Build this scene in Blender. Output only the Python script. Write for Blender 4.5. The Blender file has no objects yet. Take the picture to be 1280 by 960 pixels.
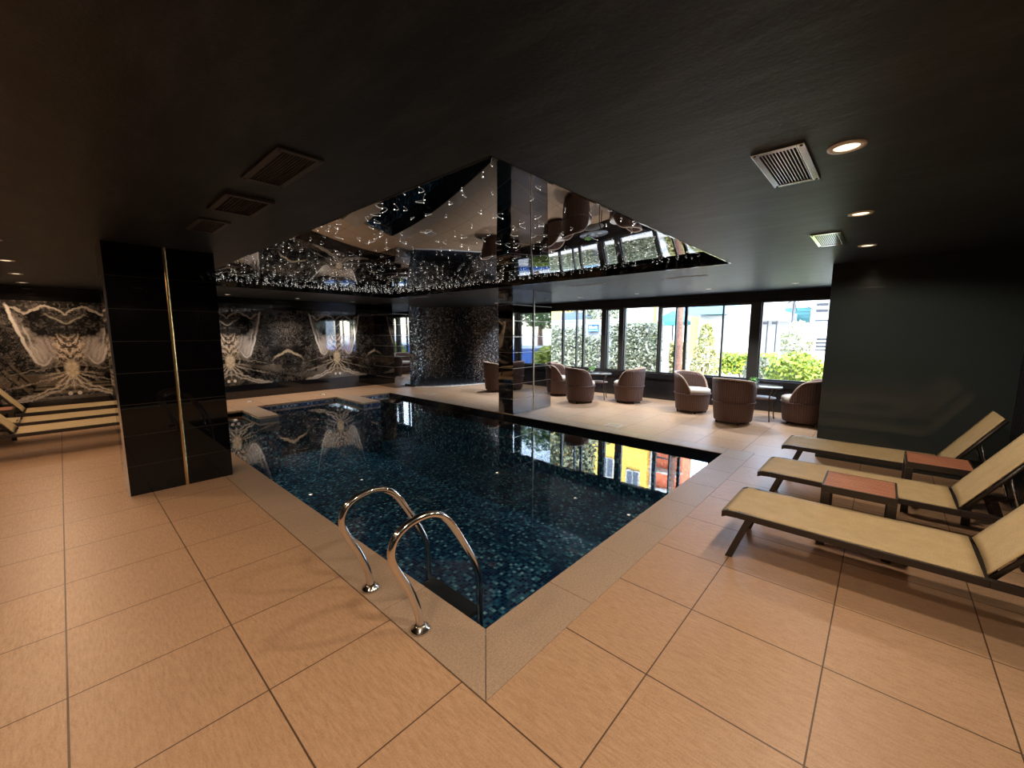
import bpy, bmesh, math, random
from mathutils import Vector, Matrix
random.seed(7)
PI = math.pi
SC = bpy.context.scene
COL = SC.collection

# ------------------------------------------------------------------ materials
class NB:
    """small helper to write node trees as expressions"""
    def __init__(s, name):
        s.m = bpy.data.materials.new(name); s.m.use_nodes = True
        s.t = s.m.node_tree; s.t.nodes.clear()
        s.out = s.t.nodes.new('ShaderNodeOutputMaterial')
    def n(s, typ, **kw):
        nd = s.t.nodes.new(typ)
        for k, v in kw.items(): setattr(nd, k, v)
        return nd
    def set(s, sock, v):
        if hasattr(v, 'default_value') or isinstance(v, bpy.types.NodeSocket): s.t.links.new(v, sock)
        else:
            if isinstance(v, (tuple, list)) and len(v) == 3 and sock.type == 'RGBA': v = (*v, 1)
            sock.default_value = v
    def f(s, op, a, b=0.0, c=0.0):
        nd = s.n('ShaderNodeMath', operation=op)
        s.set(nd.inputs[0], a); s.set(nd.inputs[1], b); s.set(nd.inputs[2], c)
        return nd.outputs[0]
    def add(s, a, b): return s.f('ADD', a, b)
    def sub(s, a, b): return s.f('SUBTRACT', a, b)
    def mul(s, a, b): return s.f('MULTIPLY', a, b)
    def v(s, op, a, b=(0, 0, 0), sc=None):
        nd = s.n('ShaderNodeVectorMath', operation=op)
        s.set(nd.inputs[0], a); s.set(nd.inputs[1], b)
        if sc is not None: s.set(nd.inputs[3], sc)
        return nd.outputs[1] if op in ('LENGTH', 'DOT_PRODUCT', 'DISTANCE') else nd.outputs[0]
    def xyz(s, x, y, z=0.0):
        nd = s.n('ShaderNodeCombineXYZ'); s.set(nd.inputs[0], x); s.set(nd.inputs[1], y); s.set(nd.inputs[2], z)
        return nd.outputs[0]
    def sep(s, vec):
        nd = s.n('ShaderNodeSeparateXYZ'); s.set(nd.inputs[0], vec); return nd.outputs
    def pos(s): return s.n('ShaderNodeNewGeometry').outputs['Position']
    def obj(s): return s.n('ShaderNodeTexCoord').outputs['Object']
    def uv(s): return s.n('ShaderNodeTexCoord').outputs['UV']
    def noise(s, vec, scale, detail=4, rough=.5, col=False):
        nd = s.n('ShaderNodeTexNoise'); s.set(nd.inputs['Vector'], vec); s.set(nd.inputs['Scale'], scale)
        s.set(nd.inputs['Detail'], detail); s.set(nd.inputs['Roughness'], rough)
        return nd.outputs[1] if col else nd.outputs[0]
    def white(s, vec):
        nd = s.n('ShaderNodeTexWhiteNoise', noise_dimensions='3D'); s.set(nd.inputs['Vector'], vec); return nd.outputs
    def mix(s, fac, a, b):
        nd = s.n('ShaderNodeMix', data_type='RGBA'); s.set(nd.inputs[0], fac); s.set(nd.inputs[6], a); s.set(nd.inputs[7], b)
        return nd.outputs[2]
    def ramp(s, fac, stops, interp='LINEAR'):
        nd = s.n('ShaderNodeValToRGB'); s.set(nd.inputs[0], fac); cr = nd.color_ramp; cr.interpolation = interp
        while len(cr.elements) < len(stops): cr.elements.new(0.5)
        for e, (p, c) in zip(cr.elements, stops):
            e.position = p; e.color = (*c, 1)
        return nd.outputs[0]
    def maprange(s, v, a, b, c=0.0, d=1.0, smooth=False):
        nd = s.n('ShaderNodeMapRange'); nd.clamp = True
        if smooth: nd.interpolation_type = 'SMOOTHSTEP'
        for i, x in enumerate((v, a, b, c, d)): s.set(nd.inputs[i], x)
        return nd.outputs[0]
    def bump(s, h, strength=.2, dist=.01, normal=None):
        nd = s.n('ShaderNodeBump'); s.set(nd.inputs['Strength'], strength); s.set(nd.inputs['Distance'], dist); s.set(nd.inputs['Height'], h)
        if normal is not None: s.set(nd.inputs['Normal'], normal)
        return nd.outputs[0]
    def line(s, coord, period, width):
        """1 on a joint line every period, 0 elsewhere"""
        fr = s.f('FRACT', s.f('DIVIDE', coord, period))
        d = s.mul(s.f('MINIMUM', fr, s.sub(1.0, fr)), period)
        return s.maprange(d, width * .5, width * .5 + .0012, 1.0, 0.0)
    def schlick(s, f0, power=5., normal=None):
        """two-sided Fresnel reflectance"""
        g = s.n('ShaderNodeNewGeometry')
        c = s.f('ABSOLUTE', s.v('DOT_PRODUCT', normal if normal is not None else g.outputs['Normal'], g.outputs['Incoming']))
        return s.add(f0, s.mul(1. - f0, s.f('POWER', s.f('MAXIMUM', s.sub(1., c), 0.), power)))
    def principled(s, **kw):
        nd = s.n('ShaderNodeBsdfPrincipled')
        names = dict(color='Base Color', rough='Roughness', metal='Metallic', ior='IOR', normal='Normal', spec='Specular IOR Level',
                     coat='Coat Weight', coatr='Coat Roughness', emit='Emission Color', estr='Emission Strength', alpha='Alpha',
                     trans='Transmission Weight', sheen='Sheen Weight', subs='Subsurface Weight')
        for k, v in kw.items(): s.set(nd.inputs[names[k]], v)
        s.t.links.new(nd.outputs[0], s.out.inputs[0]); return nd

def flat(name, color, rough=.5, metal=0., ior=1.5, **kw):
    b = NB(name); b.principled(color=color, rough=rough, metal=metal, ior=ior, **kw); return b.m

def noisy(name, c1, c2, scale, rough=.6, bump=.1, stretch=(1, 1, 1), **kw):
    b = NB(name); p = b.v('MULTIPLY', b.obj(), stretch)
    n = b.noise(p, scale, 6, .6)
    b.principled(color=b.ramp(n, [(.3, c1), (.7, c2)]), rough=rough, normal=b.bump(n, bump, .01), **kw); return b.m

M = {}
TX0, TXP, TY0, TYP = 1.10, .6125, .70, .611

def mat_floor():
    b = NB('sandstone_tile'); p = b.pos(); x, y, z = b.sep(p)
    gx = b.line(b.sub(x, TX0), TXP, .006); gy = b.line(b.sub(y, TY0), TYP, .005)
    g = b.f('MAXIMUM', gx, gy)
    cell = b.xyz(b.f('FLOOR', b.f('DIVIDE', b.sub(x, TX0), TXP)), b.f('FLOOR', b.f('DIVIDE', b.sub(y, TY0), TYP)), 3.3)
    rnd = b.white(cell)
    streak = b.noise(b.v('ADD', b.v('MULTIPLY', p, (95, 15, 1)), rnd[1]), 1.0, 6, .7)
    fine = b.noise(p, 140., 3, .7); big = b.noise(p, .9, 3)
    t = b.add(b.mul(streak, .55), b.mul(fine, .45))
    col = b.ramp(t, [(.30, (.35, .21, .12)), (.5, (.55, .355, .215)), (.70, (.69, .48, .315))])
    col = b.mix(b.mul(rnd[0], .18), col, (.46, .305, .20))
    col = b.mix(b.mul(b.maprange(big, .4, .7), .28), col, (.45, .285, .18))
    col = b.mix(g, col, (.10, .058, .032))
    h = b.sub(b.mul(t, .5), b.mul(g, 1.2))
    b.principled(color=col, rough=b.maprange(t, .3, .7, .5, .32), ior=1.5, normal=b.bump(h, .22, .004)); return b.m
M['floor'] = mat_floor()

def mat_coping():
    b = NB('coping_granite'); p = b.pos()
    a = b.noise(p, 90., 4, .75); c = b.noise(p, 3., 5, .6); d = b.noise(p, 260., 2, .5)
    t = b.add(b.mul(a, .6), b.mul(d, .4))
    col = b.ramp(t, [(.35, (.30, .215, .155)), (.5, (.48, .36, .26)), (.68, (.66, .51, .385))])
    col = b.mix(b.mul(b.maprange(c, .45, .75), .35), col, (.32, .26, .19))
    b.principled(color=col, rough=.42, normal=b.bump(t, .12, .003)); return b.m
M['coping'] = mat_coping()
M['grout'] = flat('dark_grout', (.07, .045, .03), .9)

def mat_mosaic(name, size, stops, groutc, rough, tilt, uvmode=False, metal=.0, ior=1.6):
    b = NB(name)
    p = b.v('ADD', b.uv() if uvmode else b.pos(), (.0131, .0117, .0123))
    q = b.v('DIVIDE', p, (size, size, size))
    cell = b.v('FLOOR', q); fr = b.sep(b.v('FRACTION', q))
    g = 0.0
    for i in range(2 if uvmode else 3):
        d = b.f('MINIMUM', fr[i], b.sub(1.0, fr[i]))
        l = b.maprange(d, .04, .09, 1.0, 0.0)
        g = l if i == 0 else b.f('MAXIMUM', g, l)
    w = b.white(b.v('ADD', cell, (.5, .5, .5)))
    col = b.mix(g, b.ramp(w[0], stops, 'CONSTANT'), groutc)
    nrm = b.n('ShaderNodeNewGeometry').outputs['Normal']
    off = b.v('MULTIPLY', b.v('SUBTRACT', w[1], (.5, .5, .5)), (tilt, tilt, tilt))
    nn = b.v('NORMALIZE', b.v('ADD', nrm, off))
    b.principled(color=col, rough=b.mix(g, (rough,) * 3, (.6,) * 3), ior=ior, metal=metal, normal=nn); return b.m
M['pool_mosaic'] = mat_mosaic('pool_mosaic', .042,
    [(0, (.007, .032, .10)), (.30, (.012, .068, .165)), (.52, (.022, .12, .235)), (.70, (.05, .21, .33)), (.85, (.12, .38, .50)), (.95, (.36, .68, .78))],
    (.006, .02, .03), .18, .14)
M['edge_mosaic'] = mat_mosaic('waterline_mosaic', .042,
    [(0, (.02, .05, .13)), (.35, (.06, .12, .26)), (.6, (.20, .28, .42)), (.8, (.45, .50, .58))], (.12, .13, .15), .2, .12)
M['wall_mosaic'] = mat_mosaic('glass_wall_mosaic', .033,
    [(0, (.004, .005, .007)), (.4, (.010, .012, .019)), (.62, (.045, .052, .08)), (.78, (.17, .185, .23)), (.90, (.46, .47, .51))],
    (.01, .011, .014), .13, .32, uvmode=True, ior=3.0, metal=.15)

def mat_water():
    b = NB('pool_water'); p = b.pos()
    n = b.add(b.mul(b.noise(p, 1.7, 2), 1.0), b.mul(b.noise(p, 6., 2), .18))
    nrm = b.bump(n, .05, .02)
    fr = b.schlick(.05, 3.6, nrm)
    tr = b.n('ShaderNodeBsdfTransparent'); b.set(tr.inputs[0], (.80, .95, 1.))
    gl = b.n('ShaderNodeBsdfGlossy'); b.set(gl.inputs['Roughness'], 0.0); b.set(gl.inputs['Normal'], nrm); b.set(gl.inputs['Color'], (1, 1, 1))
    mx = b.n('ShaderNodeMixShader'); b.set(mx.inputs[0], fr); b.t.links.new(tr.outputs[0], mx.inputs[1]); b.t.links.new(gl.outputs[0], mx.inputs[2])
    b.t.links.new(mx.outputs[0], b.out.inputs[0]); return b.m
M['water'] = mat_water()

def mat_glass(name, tint, ior=1.45):
    b = NB(name)
    fr = b.schlick(.06)
    tr = b.n('ShaderNodeBsdfTransparent'); b.set(tr.inputs[0], tint)
    gl = b.n('ShaderNodeBsdfGlossy'); b.set(gl.inputs['Roughness'], 0.0)
    mx = b.n('ShaderNodeMixShader'); b.set(mx.inputs[0], fr); b.t.links.new(tr.outputs[0], mx.inputs[1]); b.t.links.new(gl.outputs[0], mx.inputs[2])
    b.t.links.new(mx.outputs[0], b.out.inputs[0]); return b.m
M['glass'] = mat_glass('window_glass', (.95, .97, .97))

def mat_black_tile(name, base, ior, joint, rough=.03, jw=.006):
    b = NB(name); x, y, z = b.sep(b.pos())
    g = b.line(b.add(z, .01), .305, jw)
    n = b.noise(b.pos(), .8, 2)
    col = b.mix(g, base, joint)
    b.principled(color=col, rough=b.mix(g, (rough,) * 3, (.3,) * 3), ior=ior, metal=b.mul(g, .6), normal=b.bump(n, .02, .05)); return b.m
M['mirror_tile'] = mat_black_tile('black_mirror_tile', (.004, .004, .005), 3.0, (.3, .28, .26))
M['shaded_pillar_tile'] = mat_black_tile('black_tile_shaded_copy', (.003, .003, .004), 1.36, (.035, .033, .03))  # same tile as the mirrored pillars; joints and reflections darkened for shade
M['niche_tile'] = mat_black_tile('dark_wall_tile', (.030, .041, .044), 1.5, (.022, .028, .03), rough=.12, jw=.003)
M['gloss_black'] = flat('gloss_black', (.006, .006, .008), .06, ior=1.7)

def mat_ceiling():
    b = NB('charcoal_plaster'); p = b.pos()
    s1 = b.noise(b.v('MULTIPLY', p, (4., 1.1, 1)), 2.2, 6, .65); s2 = b.noise(p, 60., 3, .6)
    t = b.add(b.mul(s1, .75), b.mul(s2, .25))
    col = b.ramp(t, [(.32, (.0062, .0094, .0140)), (.5, (.0145, .0205, .0275)), (.7, (.036, .046, .056))])
    b.principled(color=col, rough=.46, ior=1.36, normal=b.bump(t, .35, .01)); return b.m
M['ceiling'] = mat_ceiling()
M['star_panel'] = flat('stretched_gloss_membrane', (.004, .004, .005), .012, ior=2.4)

def mat_marble():
    b = NB('bookmatched_marble'); p = b.pos(); x, y, z = b.sep(p)
    P = 1.285
    u0 = b.f('PINGPONG', b.add(x, -2.67 + 2 * P * 4), P)
    m = b.xyz(u0, z, 0.0)
    wob = b.v('SUBTRACT', b.noise(m, 3.6, 6, .65, True), (.5, .5, .5))
    wx, wz, _ = b.sep(wob)
    wob2 = b.v('SUBTRACT', b.noise(m, 13., 6, .7, True), (.5, .5, .5))
    fx, fz, _ = b.sep(wob2)
    u = b.add(u0, b.mul(wx, .13)); v = b.add(z, b.mul(wz, .16))
    u2 = b.add(u, b.mul(fx, .13)); v2 = b.add(v, b.mul(fz, .13))
    mw = b.v('ADD', m, b.v('MULTIPLY', wob2, (.22, .22, .22)))
    fine = b.noise(m, 26., 8, .75); med = b.noise(mw, 4.2, 8, .7)
    def ss(val, a, c, lo=0., hi=1.): return b.maprange(val, a, c, lo, hi, True)
    def gate(val, a, c, s=.06): return b.mul(ss(val, a - s, a + s), ss(val, c - s, c + s, 1., 0.))
    def dist(cu, cv, ru, rv, uu=None, vv=None):
        a = b.f('DIVIDE', b.sub(uu or u2, cu), ru); c = b.f('DIVIDE', b.sub(vv or v2, cv), rv)
        return b.f('SQRT', b.add(b.mul(a, a), b.mul(c, c)))
    def ell(*a, soft=.35, **k): return ss(dist(*a, **k), 1 - soft, 1 + soft, 1., 0.)
    def ridge(vec, scale, w, det=6): return ss(b.f('ABSOLUTE', b.sub(b.noise(vec, scale, det, .65), .5)), 0., w, 1., 0.)
    # dark ground with clouds, crackle veins and pale flecks
    col = b.ramp(med, [(.34, (.002, .002, .003)), (.54, (.008, .0075, .0075)), (.70, (.032, .029, .027)), (.88, (.10, .09, .083))])
    v1 = b.mul(ridge(mw, 5., .018), ss(med, .40, .58)); v3 = b.mul(ridge(mw, 11., .03), ss(b.noise(m, 2.5, 3), .42, .6))
    col = b.mix(b.mul(v1, .7), col, (.36, .31, .27)); col = b.mix(b.mul(v3, .5), col, (.30, .26, .22))
    fl = b.mul(ss(b.noise(mw, 30., 4, .65), .58, .68), ss(b.noise(m, 2.2, 2), .40, .55))
    col = b.mix(b.mul(fl, .7), col, (.42, .40, .38))
    # pale wing: fibrous veil bounded by a bright outer edge
    edge = b.add(.42, b.mul(.29, b.f('POWER', b.maprange(v, 1.03, 2.12), .8)))
    fib = b.noise(b.xyz(b.mul(b.sub(u2, edge), 30.), b.mul(v2, 3.), 0.), 1., 5, .7)
    inner = b.sub(edge, b.maprange(v, 1.0, 2.1, .30, .06))
    veil = b.mul(b.mul(ss(b.sub(edge, u), -.01, .05), ss(b.sub(u2, inner), -.05, .09)), gate(v2, 1.08, 1.95, .09))
    patch = ss(b.noise(mw, 3.4, 4), .36, .56)
    col = b.mix(b.mul(b.mul(veil, ss(fib, .25, .72, .12, .95)), b.mul(patch, 1.)), col, (.60, .53, .48))
    low = b.mul(b.mul(ell(.33, 1.24, .17, .26, soft=.3), ss(fib, .2, .7, .2, 1.)), .8)
    col = b.mix(low, col, (.58, .50, .46))
    le = b.mul(ss(b.f('ABSOLUTE', b.sub(u, edge)), .010, .034, 1., 0.), gate(v, 1.05, 2.10, .04))
    col = b.mix(b.mul(le, .9), col, (.80, .77, .73))
    le2 = b.mul(ss(b.f('ABSOLUTE', b.sub(b.sub(edge, u), .085)), .004, .022, 1., 0.), gate(v, 1.05, 1.7, .05))
    col = b.mix(b.mul(le2, .6), col, (.70, .66, .62))
    hook = b.mul(ss(b.f('ABSOLUTE', b.sub(dist(.35, 1.15, .11, .14, uu=u, vv=v), 1.)), .06, .2, 1., 0.), ss(v, 1.05, 1.2, 1., 0.))
    col = b.mix(b.mul(hook, .75), col, (.74, .70, .65))
    # folded tan drapery on the seam, stacked Vs
    vv_ = b.sub(v2, b.mul(u2, 1.35))
    fold = b.f('ABSOLUTE', b.f('SINE', b.add(b.mul(vv_, 19.), b.mul(b.noise(mw, 9., 5, .7), 9.))))
    zone = b.mul(ss(u2, .13, .27, 1., 0.), gate(v2, 1.06, 1.52, .07))
    col = b.mix(b.mul(zone, b.add(.18, b.mul(ss(fold, .35, .95), .75))), col, b.mix(ss(fold, .5, 1.), (.30, .20, .13), (.78, .60, .40)))
    topv = b.mul(b.mul(ss(b.f('ABSOLUTE', b.sub(v2, b.add(1.93, b.mul(b.f('ABSOLUTE', b.f('SINE', b.mul(u2, 6.5))), .13)))), .008, .035, 1., 0.), ss(u2, .6, .8, 1., 0.)), .75)
    col = b.mix(topv, col, (.48, .43, .36))
    topv2 = b.mul(ss(b.f('ABSOLUTE', b.sub(v2, b.add(1.74, b.mul(u2, .75)))), .008, .03, 1., 0.), ss(u2, .16, .3, 1., 0.))
    col = b.mix(b.mul(topv2, .6), col, (.40, .38, .28))
    # gold body with fan and spreading crackled veins below
    body = ell(0., .91, .095, .165, soft=.28, uu=b.add(u0, b.mul(fx, .06)), vv=b.add(z, b.mul(fz, .06)))
    ang = b.f('ARCTAN2', u2, b.f('MAXIMUM', b.sub(.88, v2), .0001))
    rays = ss(b.f('ABSOLUTE', b.f('SINE', b.mul(ang, 9.))), .1, .8, 1., 0.)
    rr = b.f('SQRT', b.add(b.mul(u2, u2), b.mul(b.sub(.88, v2), b.sub(.88, v2))))
    fan = b.mul(b.mul(rays, ss(rr, .2, .48, 1., 0.)), ss(v2, .92, .80, 0., .8))
    col = b.mix(fan, col, (.64, .52, .36))
    for (v0, sl, pw, w, a, c) in ((.78, .50, .62, .022, .85, (.62, .54, .42)), (.70, .44, .5, .016, .7, (.58, .50, .40)), (.84, .34, 1.1, .014, .55, (.52, .45, .36)), (.60, .36, .9, .014, .6, (.62, .57, .50)), (.98, .20, 1.3, .012, .45, (.45, .38, .30))):
        vc = b.sub(v0, b.mul(sl, b.f('POWER', b.f('MAXIMUM', u2, .0001), pw)))
        k = b.mul(b.mul(ss(b.f('ABSOLUTE', b.sub(v2, vc)), w * .3, w * 1.6, 1., 0.), ss(u2, .6, 1.05, 1., .15)), ss(fine, .34, .52, .25, 1.))
        col = b.mix(b.mul(k, a), col, c)
    col = b.mix(b.mul(body, .95), col, b.mix(ss(b.noise(m, 14., 5, .7), .35, .65), (.52, .36, .16), (.86, .72, .44)))
    arm = b.mul(b.mul(ss(b.f('ABSOLUTE', b.sub(dist(.13, .93, .07, .09), 1.)), .1, .35, 1., 0.), .6), ss(fine, .35, .6))
    col = b.mix(arm, col, (.56, .45, .30))
    col = b.mix(b.mul(ell(.062, .44, .032, .036, soft=.2, uu=u0, vv=z), .95), col, (.75, .71, .67))
    # small gold arch on the other seam
    w_ = b.sub(P, u2)
    arch = b.mul(b.mul(ss(b.f('ABSOLUTE', b.sub(v2, b.sub(1.13, b.mul(.72, b.f('POWER', b.f('MAXIMUM', w_, .0001), 1.2))))), .015, .05, 1., 0.), ss(w_, .22, .42, 1., 0.)), ss(fine, .3, .5, .3, 1.))
    col = b.mix(b.mul(arch, .9), col, (.68, .53, .30))
    col = b.mix(b.mul(b.mul(ell(P, 1.72, .34, .42, soft=.5), ss(fine, .46, .62)), .55), col, (.34, .26, .22))
    hsv = b.n('ShaderNodeHueSaturation'); b.set(hsv.inputs['Saturation'], .68); b.set(hsv.inputs['Color'], col)
    b.principled(color=hsv.outputs[0], rough=.03, ior=2.3); return b.m
M['marble'] = mat_marble()

M['steel'] = flat('polished_steel', (.70, .66, .62), .13, 1.0)
M['chrome'] = flat('chrome', (.75, .75, .76), .16, 1.0)
M['black_alu'] = flat('black_aluminium', (.012, .012, .013), .4)
M['grey_vent'] = flat('dark_painted_vent', (.035, .033, .033), .45)
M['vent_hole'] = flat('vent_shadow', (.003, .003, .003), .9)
M['brass'] = noisy('aged_brass', (.50, .33, .14), (.70, .52, .28), 6., .25, .05, (1, 1, .2), metal=1.)
M['pale_metal'] = flat('pale_metal_strip', (.8, .77, .70), .3, 1.0)
M['white_plastic'] = flat('white_plastic', (.82, .80, .76), .4)
M['frame_brown'] = flat('bronze_window_frame', (.030, .027, .024), .38)
M['sill_black'] = flat('black_sill_panel', (.011, .010, .011), .25)

def mat_sling():
    b = NB('tan_mesh_sling'); p = b.obj()
    n = b.noise(p, 320., 2, .6); n2 = b.noise(p, 9., 3)
    col = b.ramp(b.add(b.mul(n, .8), b.mul(n2, .2)), [(.35, (.36, .265, .135)), (.5, (.50, .385, .205)), (.65, (.62, .49, .28))])
    b.principled(color=col, rough=.7, normal=b.bump(n, .2, .002)); return b.m
M['sling'] = mat_sling()
M['lounger_frame'] = flat('espresso_frame', (.022, .016, .013), .4)
def mat_slat(name, c1, c2):
    b = NB(name); p = b.obj()
    n = b.noise(b.v('MULTIPLY', p, (3., 60., 20.)), 1.5, 5, .6)
    b.principled(color=b.ramp(n, [(.3, c1), (.7, c2)]), rough=.4, normal=b.bump(n, .1, .003)); return b.m
M['slat_wood'] = mat_slat('reddish_slat_wood', (.27, .09, .045), (.52, .23, .13))

def mat_wicker():
    b = NB('brown_wicker'); x, y, z = b.sep(b.obj())
    a = b.f('ARCTAN2', y, x)
    r = b.f('ABSOLUTE', b.f('SINE', b.mul(a, 30.)))
    h = b.f('ABSOLUTE', b.f('SINE', b.mul(z, 260.)))
    n = b.noise(b.obj(), 30., 4)
    t = b.add(b.mul(r, .7), b.mul(h, .3))
    col = b.ramp(t, [(.1, (.030, .013, .010)), (.6, (.088, .040, .029)), (1., (.14, .069, .049))])
    col = b.mix(b.mul(n, .35), col, (.075, .037, .027))
    b.principled(color=col, rough=.5, normal=b.bump(t, .7, .009)); return b.m
M['wicker'] = mat_wicker()
M['wicker_rim'] = noisy('pale_wicker_rim', (.34, .22, .15), (.52, .37, .27), 60., .5, .3)
M['cushion'] = noisy('oatmeal_cushion', (.52, .45, .38), (.64, .57, .49), 90., .85, .15)
M['table_glass'] = flat('grey_table_glass', (.16, .16, .16), .04, ior=1.7)
M['table_metal'] = flat('taupe_table_metal', (.12, .09, .075), .35, .6)
M['leaf_bright'] = noisy('fresh_green_leaf', (.07, .22, .02), (.16, .38, .05), 12., .5, .0)
M['pot_white'] = flat('white_glazed_pot', (.7, .68, .64), .25)
M['slat_wall'] = flat('dark_fluted_panel', (.012, .013, .018), .28, ior=1.6)

# lights
def emis(name, c, s):
    b = NB(name); e = b.n('ShaderNodeEmission'); b.set(e.inputs[0], c); b.set(e.inputs[1], s); b.t.links.new(e.outputs[0], b.out.inputs[0]); return b.m
M['lamp_warm'] = emis('lamp_warm', (1., .74, .48), 2.4)
M['lamp_lit'] = emis('lamp_small', (1., .86, .72), 5.)
M['star_tip'] = emis('star_fibre_tip', (1., .95, .86), 7.)
M['star_strand'] = emis('star_fibre_strand', (1., .92, .84), .7)

# outdoors
def mat_leaf(name, c1, c2, c3):
    b = NB(name); w = b.white(b.v('FLOOR', b.v('MULTIPLY', b.pos(), (11, 11, 11))))
    b.principled(color=b.ramp(w[0], [(.0, c1), (.5, c2), (1., c3)]), rough=.5); return b.m
M['ivy'] = mat_leaf('ivy_leaf', (.08, .10, .05), (.19, .21, .12), (.40, .40, .30))
M['ivy_yellow'] = mat_leaf('yellowing_leaf', (.15, .17, .04), (.32, .31, .10), (.55, .48, .22))
M['bush'] = mat_leaf('sunlit_bush_leaf', (.10, .18, .02), (.30, .38, .03), (.52, .56, .07))
M['tree'] = mat_leaf('tree_leaf', (.05, .07, .03), (.15, .17, .09), (.36, .33, .20))
M['tree_green'] = mat_leaf('green_tree_leaf', (.03, .07, .02), (.08, .15, .04), (.18, .26, .08))
M['blossom'] = mat_leaf('cream_blossom', (.35, .36, .18), (.55, .54, .36), (.72, .70, .60))
M['bark'] = noisy('palm_bark', (.09, .04, .03), (.26, .13, .08), 14., .8, .5, (1, 1, 3))
M['bark_pale'] = noisy('pale_bark', (.5, .46, .42), (.75, .72, .68), 8., .8, .3)
M['render_white'] = noisy('white_render', (.50, .50, .50), (.62, .62, .61), 2., .8, .05)
M['render_grey'] = noisy('grey_render', (.30, .31, .33), (.42, .43, .45), 2., .8, .05)
M['render_yellow'] = noisy('yellow_render', (.80, .50, .07), (.88, .60, .12), 2., .8, .05)
M['render_red'] = noisy('terracotta_render', (.60, .13, .06), (.72, .20, .09), 2., .8, .05)
M['pave_out'] = noisy('pale_paving', (.52, .49, .44), (.66, .62, .56), 3., .8, .05)
M['out_glass'] = flat('dark_window_pane', (.10, .11, .13), .08)
M['steel_blue'] = flat('blue_grey_sheet', (.13, .25, .34), .5)
M['teal_cloth'] = flat('teal_cloth', (.05, .24, .25), .7)
M['teal_sheet'] = flat('teal_shutter', (.08, .23, .22), .5)
M['navy'] = flat('navy_canvas', (.07, .10, .20), .6)
M['dark_iron'] = flat('dark_iron', (.03, .03, .035), .5)
M['pool_blue'] = flat('outdoor_pool_blue', (.05, .16, .52), .4)
M['sign_blue'] = flat('sign_blue', (.01, .07, .22), .4)
M['sign_white'] = flat('sign_white', (.85, .87, .9), .4)
M['sign_teal'] = flat('sign_teal', (.15, .48, .55), .4)

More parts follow.
